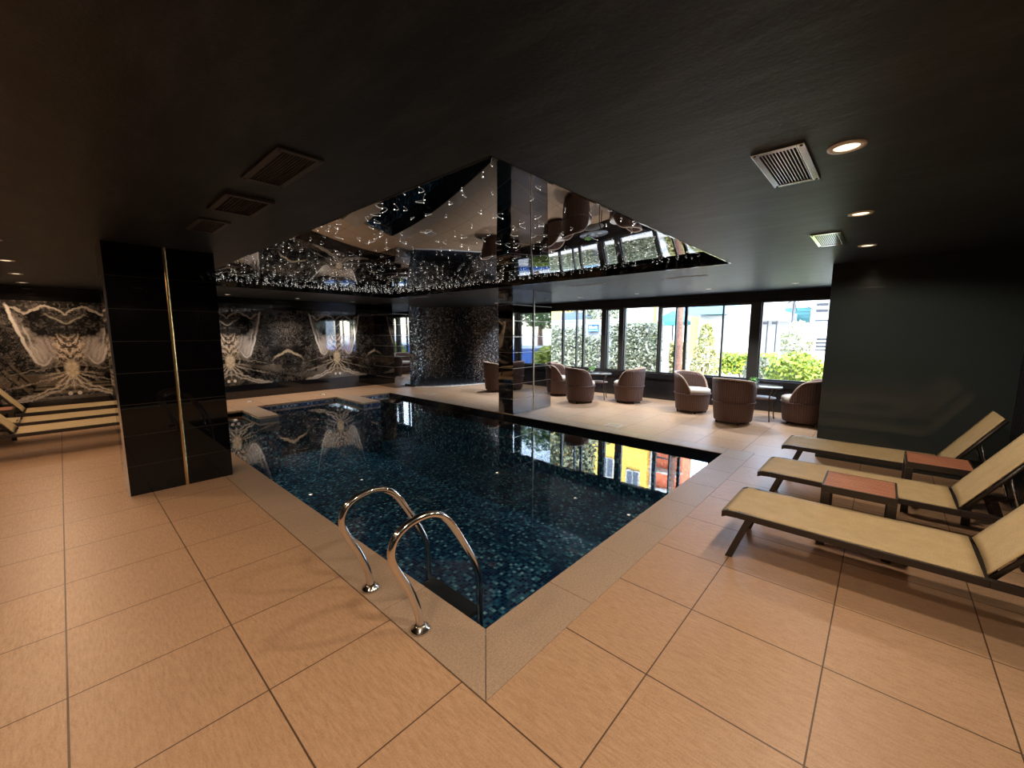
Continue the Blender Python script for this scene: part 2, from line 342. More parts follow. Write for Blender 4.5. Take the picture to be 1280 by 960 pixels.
# ------------------------------------------------------------------ mesh helpers
class MB:
    def __init__(s): s.bm = bmesh.new(); s.mi = 0
    def _f(s, vs):
        f = s.bm.faces.new(vs); f.material_index = s.mi; return f
    def box(s, x0, x1, y0, y1, z0, z1, mat=None):
        vs = [s.bm.verts.new(Vector(p)) for p in ((x0, y0, z0), (x1, y0, z0), (x1, y1, z0), (x0, y1, z0), (x0, y0, z1), (x1, y0, z1), (x1, y1, z1), (x0, y1, z1))]
        if mat is not None:
            for v in vs: v.co = mat @ v.co
        for f in ((0, 3, 2, 1), (4, 5, 6, 7), (0, 1, 5, 4), (1, 2, 6, 5), (2, 3, 7, 6), (3, 0, 4, 7)): s._f([vs[i] for i in f])
        return s
    def prism(s, pts, z0, z1):
        a = [s.bm.verts.new((x, y, z0)) for x, y in pts]; c = [s.bm.verts.new((x, y, z1)) for x, y in pts]
        s._f(a[::-1]); s._f(c); n = len(pts)
        for i in range(n): s._f([a[i], a[(i + 1) % n], c[(i + 1) % n], c[i]])
        return s
    def tube(s, pts, r, n=8, cap=True, closed=False):
        pts = [Vector(p) for p in pts]; rings = []; up = None; N = len(pts)
        rs = r if isinstance(r, (list, tuple)) else [r] * N
        for i, p in enumerate(pts):
            if closed: t = pts[(i + 1) % N] - pts[i - 1]
            else: t = pts[min(i + 1, N - 1)] - pts[max(i - 1, 0)]
            t.normalize()
            if up is None:
                up = Vector((0, 0, 1)) if abs(t.z) < .9 else Vector((1, 0, 0))
            a = t.cross(up)
            if a.length < 1e-5: a = t.cross(Vector((0, 1, 0)))
            a.normalize(); bb = a.cross(t); up = bb
            rings.append([s.bm.verts.new(p + (a * math.cos(2 * PI * k / n) + bb * math.sin(2 * PI * k / n)) * rs[i]) for k in range(n)])
        for i in range(N if closed else N - 1):
            A, B = rings[i], rings[(i + 1) % N]
            for k in range(n): s._f([A[k], A[(k + 1) % n], B[(k + 1) % n], B[k]]).smooth = True
        if cap and not closed: s._f(rings[0][::-1]); s._f(rings[-1])
        return s
    def lathe(s, prof, n=32, c=(0, 0, 0), smooth=True):
        rings = []
        for r, z in prof:
            if r < 1e-6: rings.append([s.bm.verts.new((c[0], c[1], c[2] + z))])
            else: rings.append([s.bm.verts.new((c[0] + r * math.cos(2 * PI * k / n), c[1] + r * math.sin(2 * PI * k / n), c[2] + z)) for k in range(n)])
        for A, B in zip(rings, rings[1:]):
            for k in range(n):
                k2 = (k + 1) % n
                if len(A) == 1 and len(B) == 1: continue
                if len(A) == 1: f = s._f([A[0], B[k2], B[k]])
                elif len(B) == 1: f = s._f([A[k], A[k2], B[0]])
                else: f = s._f([A[k], A[k2], B[k2], B[k]])
                f.smooth = smooth
        return s
    def sheet(s, grid, thick=0.0, smooth=True):
        """grid of points -> surface, optional thickness downwards"""
        G = [[s.bm.verts.new(p) for p in row] for row in grid]
        for i in range(len(G) - 1):
            for j in range(len(G[0]) - 1):
                s._f([G[i][j], G[i + 1][j], G[i + 1][j + 1], G[i][j + 1]]).smooth = smooth
        return s
    def leaf(s, c, size, nrm):
        nrm = Vector(nrm).normalized(); a = nrm.orthogonal().normalized()
        a = Matrix.Rotation(random.uniform(0, 2 * PI), 3, nrm) @ a; b2 = nrm.cross(a); c = Vector(c)
        w = size * .42
        P = [c - a * size * .5, c + b2 * w - nrm * size * .08, c + a * size * .55, c - b2 * w - nrm * size * .08]
        v = [s.bm.verts.new(p) for p in P]
        s._f([v[0], v[1], v[2]]); s._f([v[0], v[2], v[3]])
        return s
    def build(s, name, mat, parent=None, bevel=0.0, solid=0.0, recalc=True, loc=None):
        if recalc: bmesh.ops.recalc_face_normals(s.bm, faces=s.bm.faces)
        me = bpy.data.meshes.new(name); s.bm.to_mesh(me); s.bm.free()
        for m in (mat if isinstance(mat, (list, tuple)) else [mat]): me.materials.append(m)
        o = bpy.data.objects.new(name, me); COL.objects.link(o)
        if parent: o.parent = parent
        if loc: o.location = loc
        if solid:
            md = o.modifiers.new('thickness', 'SOLIDIFY'); md.thickness = solid; md.offset = -1
        if bevel:
            md = o.modifiers.new('edge', 'BEVEL'); md.width = bevel; md.segments = 2; md.limit_method = 'ANGLE'; md.angle_limit = .7
        return o

def tag(o, label=None, cat=None, group=None, kind=None):
    if label: o['label'] = label
    if cat: o['category'] = cat
    if group: o['group'] = group
    if kind: o['kind'] = kind
    return o
def thing(name, label, cat, loc=(0, 0, 0), rz=0., group=None, kind=None):
    o = bpy.data.objects.new(name, None); COL.objects.link(o); o.empty_display_size = .1
    o.location = loc; o.rotation_euler = (0, 0, rz)
    return tag(o, label, cat, group, kind)
def copy_tree(o, parent=None):
    c = o.copy(); COL.objects.link(c); c.parent = parent
    for ch in list(o.children): copy_tree(ch, c)
    return c
def struct(o, label=None, cat=None):
    return tag(o, label, cat, None, 'structure')

# ------------------------------------------------------------------ the room
ZC = 2.43
XW = 9.6            # window wall
YM = 11.48          # marble wall
YR = -1.03          # fluted wall on the right
XL = -3.0
XN = 6.45           # face of the dark projecting wall
PX0, PX1, PY0, PY1 = 1.41, 5.80, 1.475, 10.05
RX0, RX1, RY0, RY1 = 1.45, 5.565, 1.455, 8.99

f = MB()
for r in ((XL, 1.10, YR, YM), (1.10, XW, YR, 1.155), (6.10, XW, 1.155, YM), (1.10, 6.10, PY1, YM), (1.10, 2.40, 9.75, PY1), (4.95, 6.10, 9.70, PY1)):
    f.box(r[0], r[1], r[2], r[3], -.2, 0)
struct(f.build('floor', M['floor']), 'sandstone tiled pool deck in square tiles with dark joints', 'floor')

c = MB()
for r in ((XL - .3, RX0, YR - .3, YM + .3), (RX1, XW + .25, YR - .3, YM + .3), (RX0, RX1, YR - .3, RY0), (RX0, RX1, RY1, YM + .3)):
    c.box(r[0], r[1], r[2], r[3], ZC, ZC + .5)
c.box(RX0, RX1, RY0, RY1, ZC + .25, ZC + .5)
struct(c.build('ceiling', M['ceiling']), 'charcoal trowelled plaster ceiling around the star recess', 'ceiling')

w = MB(); w.box(XL, 6.95, YM, YM + .2, .33, 2.17)
struct(w.build('wall_back', M['marble']), 'black bookmatched marble wall with white and gold veining', 'wall')
w = MB(); w.box(XL, 6.95, YM - .012, YM + .2, 2.17, ZC)
struct(w.build('trim_1', M['gloss_black']), 'plain glossy black band above the marble panels', 'trim')
w = MB(); w.box(XL, 6.95, YM - .012, YM + .2, 0, .33)
struct(w.build('baseboard_back', M['gloss_black']), 'tall glossy black base under the marble panels', 'baseboard')
w = MB(); w.box(XL - .2, XL, YR, YM, 0, ZC)
struct(w.build('wall_left', M['niche_tile']), 'dark wall at the head of the left loungers', 'wall')

# fluted wall on the right
w = MB(); w.box(XL, XN, YR - .2, YR - .03, 0, ZC)
x = XL
while x < XN - .03:
    w.box(x, x + .034, YR - .03, YR, 0, ZC); x += .055
struct(w.build('wall_right', M['slat_wall']), 'dark vertically fluted wall behind the lounger heads', 'wall')
# projecting dark wall
w = MB(); w.box(XN, XW + .1, YR - .2, .545, 0, ZC)
struct(w.build('wall_niche', M['niche_tile']), 'dark glossy wall block projecting beside the window', 'wall')

# curved mosaic wall (concave corner)
CX, CY, CR = 9.07, YM, 1.0
path = [(6.90, YM)]
path += [(CX - CR, CY)]
for k in range(1, 17):
    a = PI / 2 - PI / 2 * k / 16
    path.append((CX - CR + CR * math.cos(a), CY - CR + CR * math.sin(a)))
path += [(CX, 8.88), (XW + .1, 8.88)]
mb = MB(); uvs = []
L = [0.]
for a, b_ in zip(path, path[1:]): L.append(L[-1] + math.dist(a, b_))
bm = mb.bm; uvl = bm.loops.layers.uv.new('UVMap')
def offs(i):   # outward offset for thickness
    p = Vector(path[i]); t = Vector(path[min(i + 1, len(path) - 1)]) - Vector(path[max(i - 1, 0)]); t.normalize()
    return p + Vector((-t.y, t.x)) * .12
fr0 = [(bm.verts.new((*p, 0)), bm.verts.new((*p, ZC))) for p in path]
bk = [(bm.verts.new((*offs(i), 0)), bm.verts.new((*offs(i), ZC))) for i in range(len(path))]
for i in range(len(path) - 1):
    for (R_, s_) in ((fr0, 1), (bk, -1)):
        fc = bm.faces.new([R_[i][0], R_[i + 1][0], R_[i + 1][1], R_[i][1]]); fc.smooth = True
        for lp, (uu, vv) in zip(fc.loops, ((L[i], 0), (L[i + 1], 0), (L[i + 1], ZC), (L[i], ZC))): lp[uvl].uv = (uu, vv)
for i in (0, len(path) - 1): bm.faces.new([fr0[i][0], bk[i][0], bk[i][1], fr0[i][1]])
struct(mb.build('wall_mosaic', M['wall_mosaic']), 'curved corner wall in sparkling dark glass mosaic', 'wall')

# low curved mosaic kerb along the foot of the curved wall, with pale edge
kerb = [(6.90, YM - .02), (6.90, 10.14), (7.22, 9.86), (7.74, 9.56), (8.39, 9.35), (9.05, 9.22), (9.05, 10.25)]
for k in range(1, 9):
    a = PI / 2 * k / 8
    kerb.append((CX - CR + (CR - .02) * math.cos(a), CY - CR + (CR - .02) * math.sin(a)))
K = thing('foot_bath', 'low dark mosaic foot bath at the foot of the curved wall', 'foot bath', (7.9, 10.3, 0))
mb = MB(); mb.prism([(x - 7.9, y - 10.3) for x, y in kerb], 0.0, .05)
mb.build('basin', mat_mosaic('foot_bath_mosaic', .026, [(0, (.006, .007, .01)), (.5, (.02, .024, .036)), (.85, (.09, .1, .13))], (.01, .01, .012), .16, .4, ior=2.0), K)
mb = MB()
for a, b_ in zip(kerb[1:5], kerb[2:6]):
    d = (Vector(b_) - Vector(a)).normalized(); nn = Vector((d.y, -d.x))
    q = [Vector(a) + nn * .10, Vector(b_) + nn * .10, Vector(b_), Vector(a)]
    mb.prism([(p.x - 7.9, p.y - 10.3) for p in q], 0., .015)
mb.build('edge_strip', M['white_plastic'], K)

# ---- window wall
HZ = 2.22; SZ = .62
w = MB(); w.box(XW, XW + .22, .5, 8.88, HZ, ZC)
struct(w.build('trim_2', M['sill_black']), 'black header band above the windows', 'trim')
w = MB(); w.box(XW - .02, XW + .22, .5, 8.88, 0, .50); w.box(XW - .06, XW + .22, .5, 8.88, .50, SZ)
struct(w.build('wall_window', M['sill_black']), 'low black parapet under the windows', 'wall')
bays = [(.40, 1.90, [], 0), (2.08, 3.985, [2.62, 3.40, 3.625], 1), (4.03, 4.92, [], 0), (5.05, 5.41, [], 1), (5.55, 8.88, [6.136, 6.357, 6.815, 7.6, 8.1], 0)]
for i, (y0, y1, mull, low) in enumerate(bays):
    win = struct(thing('window_%d' % (i + 1), ['wide pane beside the dark wall showing a yellow bush', 'sliding window with three slim uprights behind the wicker chairs',
                 'clear window pane in front of the ivy fence', 'narrow window pane between two thick posts', 'left window run with four slim uprights by the pillar'][i], 'window', (XW + .08, (y0 + y1) / 2, SZ)))
    h = HZ - SZ; d = (y1 - y0) / 2
    mb = MB(); t = .022
    top = h - (.03 if low else 0)
    mb.box(-.03, .03, -d, -d + t, 0, h); mb.box(-.03, .03, d - t, d, 0, h); mb.box(-.03, .03, -d + t, d - t, 0, .03); mb.box(-.03, .03, -d + t, d - t, top - .02, h)
    mb.build('frame', M['frame_brown'], win)
    mb = MB(); mb.box(-.004, .004, -d + t, d - t, .03, top - .02); mb.build('pane', M['glass'], win)
    for q in mull:
        yy = q - (y0 + y1) / 2; ww = .03 if q in (3.40, 6.815, 6.136) else .016
        mb = MB(); mb.box(-.035, .035, yy - ww, yy + ww, .03, top - .02); mb.build('mullion', M['frame_brown'], win)
for i, (y0, y1) in enumerate(((1.90, 2.08), (3.985, 4.03), (4.92, 5.05), (5.41, 5.55))):
    mb = MB(); mb.box(XW, XW + .18, y0, y1, SZ, HZ)
    struct(mb.build('trim_%d' % (i + 3), M['frame_brown']), ['widest bronze window post right of the wicker chairs', 'slim bronze window post behind the lone facing chair', 'thick bronze post right of the narrow pane', 'thick bronze post left of the narrow pane'][i], 'window post')

# ---- pillars
def pillar(x0, x1, y0, y1, label, strip_x, strip_mat, corner=False):
    cx, cy = (x0 + x1) / 2, (y0 + y1) / 2
    t = thing('pillar', label, 'pillar', (cx, cy, 0))
    mb = MB(); mb.box(x0 - cx, x1 - cx, y0 - cy, y1 - cy, 0, ZC); mb.build('cladding', M['shaded_pillar_tile'] if corner else M['mirror_tile'], t, bevel=.003)
    if strip_x is not None:
        mb = MB(); pts = []
        for k in range(9):
            a = PI * k / 8; pts.append((strip_x - cx - .016 * math.cos(a), y0 - cy - .013 * math.sin(a)))
        mb.prism(pts, 0, ZC); mb.build('metal_strip', strip_mat, t)
    if corner:
        mb = MB(); mb.box(x0 - cx - .004, x0 - cx + .012, y0 - cy - .004, y0 - cy + .012, 0, ZC); mb.build('corner_trim', M['chrome'], t)
    return t
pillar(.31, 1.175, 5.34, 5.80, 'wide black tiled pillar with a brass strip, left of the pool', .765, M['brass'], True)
pillar(5.83, 7.05, 5.27, 5.66, 'black pillar at the far pool edge mirroring the windows', 6.46, M['pale_metal'])
pillar(6.40, 6.93, 10.40, YM - .02, 'black pillar against the marble wall beside the mosaic wall', None, None)

# ---- pool
OUT = [(PX0, PY0), (PX1, PY0), (PX1, 9.70), (4.95, 9.70), (4.95, 8.70), (4.52, 8.70), (4.52, PY1), (2.75, PY1), (2.75, 8.69), (2.40, 8.69), (2.40, 9.75), (PX0, 9.75)]
POOL = thing('swimming_pool', 'rectangular indoor pool lined with blue-green mosaic under still water', 'pool', (3.6, 5.7, 0))
def pl(p): return (p[0] - 3.6, p[1] - 5.7)
mb = MB(); q = [pl(p) for p in OUT]; DZ = -1.15
bot = [mb.bm.verts.new((x, y, DZ)) for x, y in q]; mid = [mb.bm.verts.new((x, y, -.04)) for x, y in q]
mb._f(bot)
for i in range(len(q)): mb._f([bot[i], bot[(i + 1) % len(q)], mid[(i + 1) % len(q)], mid[i]])
mb.build('basin', M['pool_mosaic'], POOL)
# waterline band of paler mosaic in the far bays
mb = MB()
mb.bm.free()
for (a, b_) in (((2.75, PY1 - .006), (4.52, PY1)), ((4.95, 9.694), (5.80, 9.70)), ((4.52, 8.694), (4.95, 8.70)), ((2.40, 8.684), (2.75, 8.69))):
    p0, p1 = pl(a), pl(b_); mb = MB(); mb.box(p0[0], p1[0], p0[1], p1[1], -.30, -.04)
    mb.build('waterline_or_shade_band', M['edge_mosaic'], POOL)
# coping slabs
mb = MB(); OV = .0
def slabs_y(x0, x1, ya, yb):
    y = ya
    while y < yb - .02:
        y2 = min(y + .61, yb); a, b_ = pl((x0, y + .0015)), pl((x1, y2 - .0015)); mb.box(a[0], b_[0], a[1], b_[1], -.04, .0); y = y2
def slabs_x(y0, y1, xa, xb):
    x = xa
    while x < xb - .02:
        x2 = min(x + .61, xb); a, b_ = pl((x + .0015, y0)), pl((x2 - .0015, y1)); mb.box(a[0], b_[0], a[1], b_[1], -.04, .0); x = x2
g = .0022
mb.prism([pl(p) for p in ((1.104, 1.158 + g), (PX0, PY0 + g), (PX0, 2.02), (1.104, 2.02))], -.04, 0)
mb.prism([pl(p) for p in ((1.104 + g, 1.158), (1.98, 1.158), (1.98, PY0), (PX0 + g, PY0))], -.04, 0)
slabs_y(1.104, PX0, 2.023, 9.75); slabs_x(1.158, PY0, 1.983, 6.10)
mb.build('coping', M['coping'], POOL, bevel=.002)
mb = MB(); slabs_y(PX1, 6.097, PY0 + .003, 9.70); mb.build('coping', M['coping'], POOL, bevel=.002)
for (x0, x1, y0) in ((2.40, 2.75, 8.69), (4.52, 4.95, 8.70)):
    a, b_ = pl((x0, y0)), pl((x1, PY1 - .002)); mb = MB(); mb.box(a[0], b_[0], a[1], b_[1], -.04, 0)
    mb.build('peninsula_slab', M['coping'], POOL, bevel=.002)
mb = MB()
for (x0, x1, y0, y1) in ((1.10, PX0 - .003, 1.155, 9.75), (PX0 - .003, 6.10, 1.155, PY0 - .003), (PX1 + .003, 6.10, PY0, 9.70)):
    a, b_ = pl((x0, y0)), pl((x1, y1)); mb.box(a[0], b_[0], a[1], b_[1], -.2, -.041)
mb.build('coping_bed', M['grout'], POOL)
a, b_ = pl((PX1 - .012, PY0 + .004)), pl((PX1 - .003, 9.69)); mb = MB(); mb.box(a[0], b_[0], a[1], b_[1], -.30, -.006); mb.build('waterline_or_shade_band', M['gloss_black'], POOL)  # black strip paints the far wall's shade above the water
mb = MB(); mb._f([mb.bm.verts.new((*pl(p), -.085)) for p in OUT]); mb.build('water_surface', M['water'], POOL)

# ladder
LAD = thing('pool_ladder', 'stainless steel pool ladder with two curved handrails at the near corner', 'ladder', (1.17, 1.995, 0))
prof = [(1.165, .0), (1.163, .07), (1.145, .16), (1.10, .28), (1.045, .385), (1.012, .46), (1.008, .52), (1.035, .58), (1.09, .615), (1.16, .632), (1.24, .633), (1.315, .605), (1.375, .55), (1.43, .465), (1.485, .37), (1.54, .27), (1.58, .185), (1.600, .11), (1.604, .02), (1.605, -.2), (1.60, -.6), (1.59, -1.0)]
def smooth(pts, it=2):
    pts = [Vector(p) for p in pts]
    for _ in range(it):
        o = [pts[0]]
        for a, b_ in zip(pts, pts[1:]): o += [a * .75 + b_ * .25, a * .25 + b_ * .75]
        o.append(pts[-1]); pts = o
    return pts
for yy in (-.265, .265):
    mb = MB(); mb.tube(smooth([(x - 1.17, yy, z) for x, z in prof]), .0215, 12)
    rail = mb.build('handrail', M['steel'], LAD)
    mb = MB(); mb.lathe([(0, .0), (.052, .0), (.054, .006), (.05, .016), (.034, .024), (.030, .034), (.022, .036)], 24, (-.005, yy, 0))
    mb.build('flange', M['steel'], rail)
for z in (-.16, -.42, -.68, -.94):
    mb = MB(); mb.box(.36, .47, -.245, .245, z, z + .03); mb.build('step', M['black_alu'], LAD, bevel=.005)

# ---- star ceiling
ST = thing('star_ceiling', 'recessed mirror-black stretched ceiling scattered with glowing fibre-optic points', 'star ceiling', ((RX0 + RX1) / 2, (RY0 + RY1) / 2, ZC))
sx, sy = (RX0 + RX1) / 2, (RY0 + RY1) / 2
def sag(x, y):
    a = (x - RX0) / (RX1 - RX0); c_ = (y - RY0) / (RY1 - RY0)
    return ZC + .095 - .15 * (math.sin(PI * a) * math.sin(PI * c_)) ** .9 + .0012 * math.sin(7 * a + 3 * c_) * math.sin(9 * c_ + 1.) if 0 < a < 1 and 0 < c_ < 1 else ZC + .095
mb = MB(); nx, ny = 64, 112
mb.sheet([[(RX0 + (RX1 - RX0) * i / nx - sx, RY0 + (RY1 - RY0) * j / ny - sy, sag(RX0 + (RX1 - RX0) * i / nx, RY0 + (RY1 - RY0) * j / ny) - ZC) for j in range(ny + 1)] for i in range(nx + 1)])
mb.build('membrane', M['star_panel'], ST)
mb = MB()
for (x0, x1, y0, y1) in ((RX0 - .004, RX0 + .012, RY0, RY1), (RX1 - .012, RX1 + .004, RY0, RY1), (RX0, RX1, RY0 - .004, RY0 + .012), (RX0, RX1, RY1 - .012, RY1 + .004)):
    mb.box(x0 - sx, x1 - sx, y0 - sy, y1 - sy, -.002, .10)
mb.build('recess_edge', M['gloss_black'], ST)
stars = []
step = .140
for i in range(int((RX1 - RX0 - .06) / step)):
    for j in range(int((RY1 - RY0 - .06) / step)):
        x = RX0 + .06 + (i + random.uniform(.05, .95)) * step; y = RY0 + .06 + (j + random.uniform(.05, .95)) * step
        near = math.hypot(x - RX0, y - RY0)
        if random.random() < .7 - near * .11 or (near > 4.5 and random.random() < .12): continue
        stars.append((x, y))
stars.sort(key=lambda p: p[0] ** 2 + p[1] ** 2)
def star(mb, x, y, n):
    z0 = sag(x, y) - ZC; ln = random.uniform(.035, .09) * (1. if n > 6 else .55) ; a = random.uniform(0, 2 * PI); out = random.uniform(.5, 1.)
    dx, dy = math.cos(a) * ln * out, math.sin(a) * ln * out; dz = -random.uniform(.006, .022)
    p0 = Vector((x - sx, y - sy, z0)); p1 = p0 + Vector((dx * .4, dy * .4, dz * .75)); p2 = p0 + Vector((dx, dy, dz))
    mb.mi = 1; mb.tube([p0, p1, p2], .0011 if n > 6 else .0007, 4 if n > 6 else 3, cap=False)
    mb.mi = 0; r = random.choice((.0017, .002, .002, .0026, .0032)) * (1. if n > 6 else .85)
    mb.lathe([(0, -r), (r * .8, -r * .5), (r * .8, r * .5), (0, r)] if n > 6 else [(0, -r), (r, 0), (0, r)], n, p2)
for (x, y) in stars[:100]:
    mb = MB(); star(mb, x, y, 8); mb.build('star_light', [M['star_tip'], M['star_strand']], ST, recalc=False)
mb = MB()
for (x, y) in stars[100:]: star(mb, x, y, 4)
o = mb.build('star_field', [M['star_tip'], M['star_strand']], ST, recalc=False); o['kind'] = 'stuff'

# ---- vents and downlights
def vent(x0, x1, y0, y1, label, mf, along, drop=.012):
    cx, cy = (x0 + x1) / 2, (y0 + y1) / 2; a, b_ = (x1 - x0) / 2, (y1 - y0) / 2
    t = thing('ceiling_vent', label, 'vent', (cx, cy, ZC), 0, 'ceiling air vents'); e = .03
    mb = MB()
    for r in ((-a, a, -b_, -b_ + e), (-a, a, b_ - e, b_), (-a, -a + e, -b_ + e, b_ - e), (a - e, a, -b_ + e, b_ - e)): mb.box(r[0], r[1], r[2], r[3], -drop, 0)
    mb.build('frame', mf, t, bevel=.002)
    mb = MB(); mb.box(-a + e, a - e, -b_ + e, b_ - e, -.002, 0); mb.build('backing', M['vent_hole'], t)
    mb = MB(); n = 11
    for k in range(n):
        if along == 'x':
            y = -b_ + e + (k + .5) * (2 * b_ - 2 * e) / n; mb.box(-a + e, a - e, y - .0022, y + .0022, -drop * .6, -.002)
        else:
            x = -a + e + (k + .5) * (2 * a - 2 * e) / n; mb.box(x - .0022, x + .0022, -b_ + e, b_ - e, -drop * .6, -.002)
    mb.build('louvre', mf, t)
    for sx_, sy_ in ((-1, -1), (1, -1), (1, 1), (-1, 1)):
        mb = MB(); mb.lathe([(0, -.004), (.006, -.003), (.007, 0)], 10, (sx_ * (a - .015), sy_ * (b_ - .015), -drop))
        mb.build('screw', M['dark_iron'], t)
vent(2.26, 2.83, .33, .54, 'chrome ceiling vent nearest on the right, above the loungers', M['chrome'], 'x')
vent(4.40, 5.02, .34, .55, 'smaller looking vent reflecting yellow light near the dark wall', M['chrome'], 'x')
vent(.73, .94, 2.08, 2.63, 'dark ceiling vent nearest the camera of the left three', M['grey_vent'], 'y')
vent(.735, 1.0, 2.945, 3.405, 'dark ceiling vent in the middle of the left three', M['grey_vent'], 'y', .022)
vent(.755, .955, 3.75, 4.23, 'dark ceiling vent nearest the black pillar on the left', M['grey_vent'], 'y')
vent(5.75, 6.25, 7.0, 7.22, 'dark vent over the far deck by the curved mosaic wall', M['grey_vent'], 'x')
def slot(x, y0, y1, label):
    t = thing('slot_diffuser', label, 'vent', (x, (y0 + y1) / 2, ZC), 0, 'slot diffusers before the windows'); d = (y1 - y0) / 2
    mb = MB(); mb.box(-.05, .05, -d, d, -.006, 0); mb.build('frame', M['white_plastic'], t)
    mb = MB()
    for xx in (-.022, .022): mb.box(xx - .006, xx + .006, -d + .02, d - .02, -.008, -.0055)
    mb.build('slot', M['vent_hole'], t)
slot(6.42, 2.0, 2.62, 'pale slot diffuser in the ceiling, right one before the windows')
slot(6.29, 3.58, 4.22, 'pale slot diffuser in the ceiling beside the mirrored pillar')
slot(5.85, 8.0, 8.6, 'pale slot diffuser in the ceiling over the far pool corner')

def downlight(x, y, label, power, color, r=.045, group=None, ang=165, blend=.3):
    t = thing('downlight', label, 'downlight', (x, y, ZC), 0, group)
    mb = MB(); mb.lathe([(r * 1.45, 0), (r * 1.42, -.006), (r * 1.05, -.008), (r, -.003), (r * .95, -.0015)], 24); mb.build('trim_ring', M['white_plastic'], t)
    mb = MB(); mb.lathe([(r * .96, -.0025), (0, -.0025)], 20); mb.build('lens', M['lamp_warm'] if r > .04 else M['lamp_lit'], t)
    if power:
        l = bpy.data.lights.new('bulb', 'SPOT'); l.energy = power * LAMP; l.color = color; l.spot_size = math.radians(ang); l.spot_blend = blend; l.shadow_soft_size = .05
        lo = bpy.data.objects.new('bulb', l); COL.objects.link(lo); lo.parent = t; lo.location = (0, 0, -.03)
LAMP = 1.25; WARM = (1., .66, .41); SOFT = (1., .78, .58); DAY_FILL = (.93, .96, 1.)
for x, lb, pw in ((-1.5, None, 30), (-.1, None, 30), (1.06, None, 50), (2.46, 'round downlight nearest the camera on the right, beside the chrome vent', 54), (3.86, 'round downlight in the middle of the right row', 44), (5.29, 'smallest round downlight nearest the dark wall', 36)):
    downlight(x, .2, lb or 'round downlight in the ceiling above the camera', pw, SOFT, .05, 'downlights above the right loungers')
for y, lb, pw in ((1.2, None, 27), (2.8, None, 32), (4.4, None, 33), (6.0, None, 36), (7.61, 'round downlight at the left frame edge, nearest of the left three', 46), (9.21, 'round downlight in the middle of the left row', 44), (10.76, 'round downlight nearest the marble wall on the left', 40)):
    downlight(-.34, y, lb or 'round downlight in the ceiling left of the black pillar', pw, WARM, .05, 'downlights above the left loungers')
for x, lb in ((2.56, 'small downlight before the marble wall, just right of the wide pillar'), (4.02, 'small downlight before the middle of the marble wall'), (5.44, 'small downlight before the marble wall nearest the far pillar')):
    downlight(x, 10.78, lb, 62, (1., .84, .70), .04, 'downlights along the marble wall', 110, .5)
for y, lb in ((1.2, 'faint downlight by the windows nearest the dark wall'), (2.59, 'small downlight by the windows, above the chair facing right'), (4.05, 'small downlight by the windows, midway along the row'), (5.51, 'small downlight by the windows, next to the mirrored pillar'), (6.97, 'small downlight by the windows, hidden behind the mirrored pillar'), (8.3, 'added fill downlight by the windows nearest the curved mosaic wall')):
    downlight(8.47, y, lb, 135, DAY_FILL, .035, 'downlights along the windows', 115, .6)  # bulbs in this row are added fill standing in for window daylight

# small things set in the deck
for x, y, lb in ((2.83, 10.84, 'small white disc set in the deck near the wide pillar'), (4.46, 10.70, 'small white disc set in the deck at mid marble wall')):
    t = thing('floor_disc', lb, 'floor disc', (x, y, 0)); mb = MB(); mb.lathe([(0, .006), (.05, .006), (.06, .0)], 20); mb.build('lid', M['white_plastic'], t)
    mb = MB(); mb.lathe([(.06, .0), (.062, .004), (.072, .004), (.074, 0)], 20); mb.build('rim', M['chrome'], t)
for x, y, lb in ((6.30, 3.35, 'square skimmer lid in the deck before the wicker chairs'), (6.37, 8.70, 'square skimmer lid in the deck before the curved wall')):
    t = thing('skimmer_lid', lb, 'lid', (x, y, 0)); mb = MB(); mb.box(-.11, .11, -.11, .11, 0, .004); mb.build('lid', M['coping'], t, bevel=.001)
    mb = MB()
    for r in ((-.125, .125, -.125, -.112), (-.125, .125, .112, .125), (-.125, -.112, -.112, .112), (.112, .125, -.112, .112)): mb.box(*r, 0, .005)
    mb.build('rim', M['white_plastic'], t)

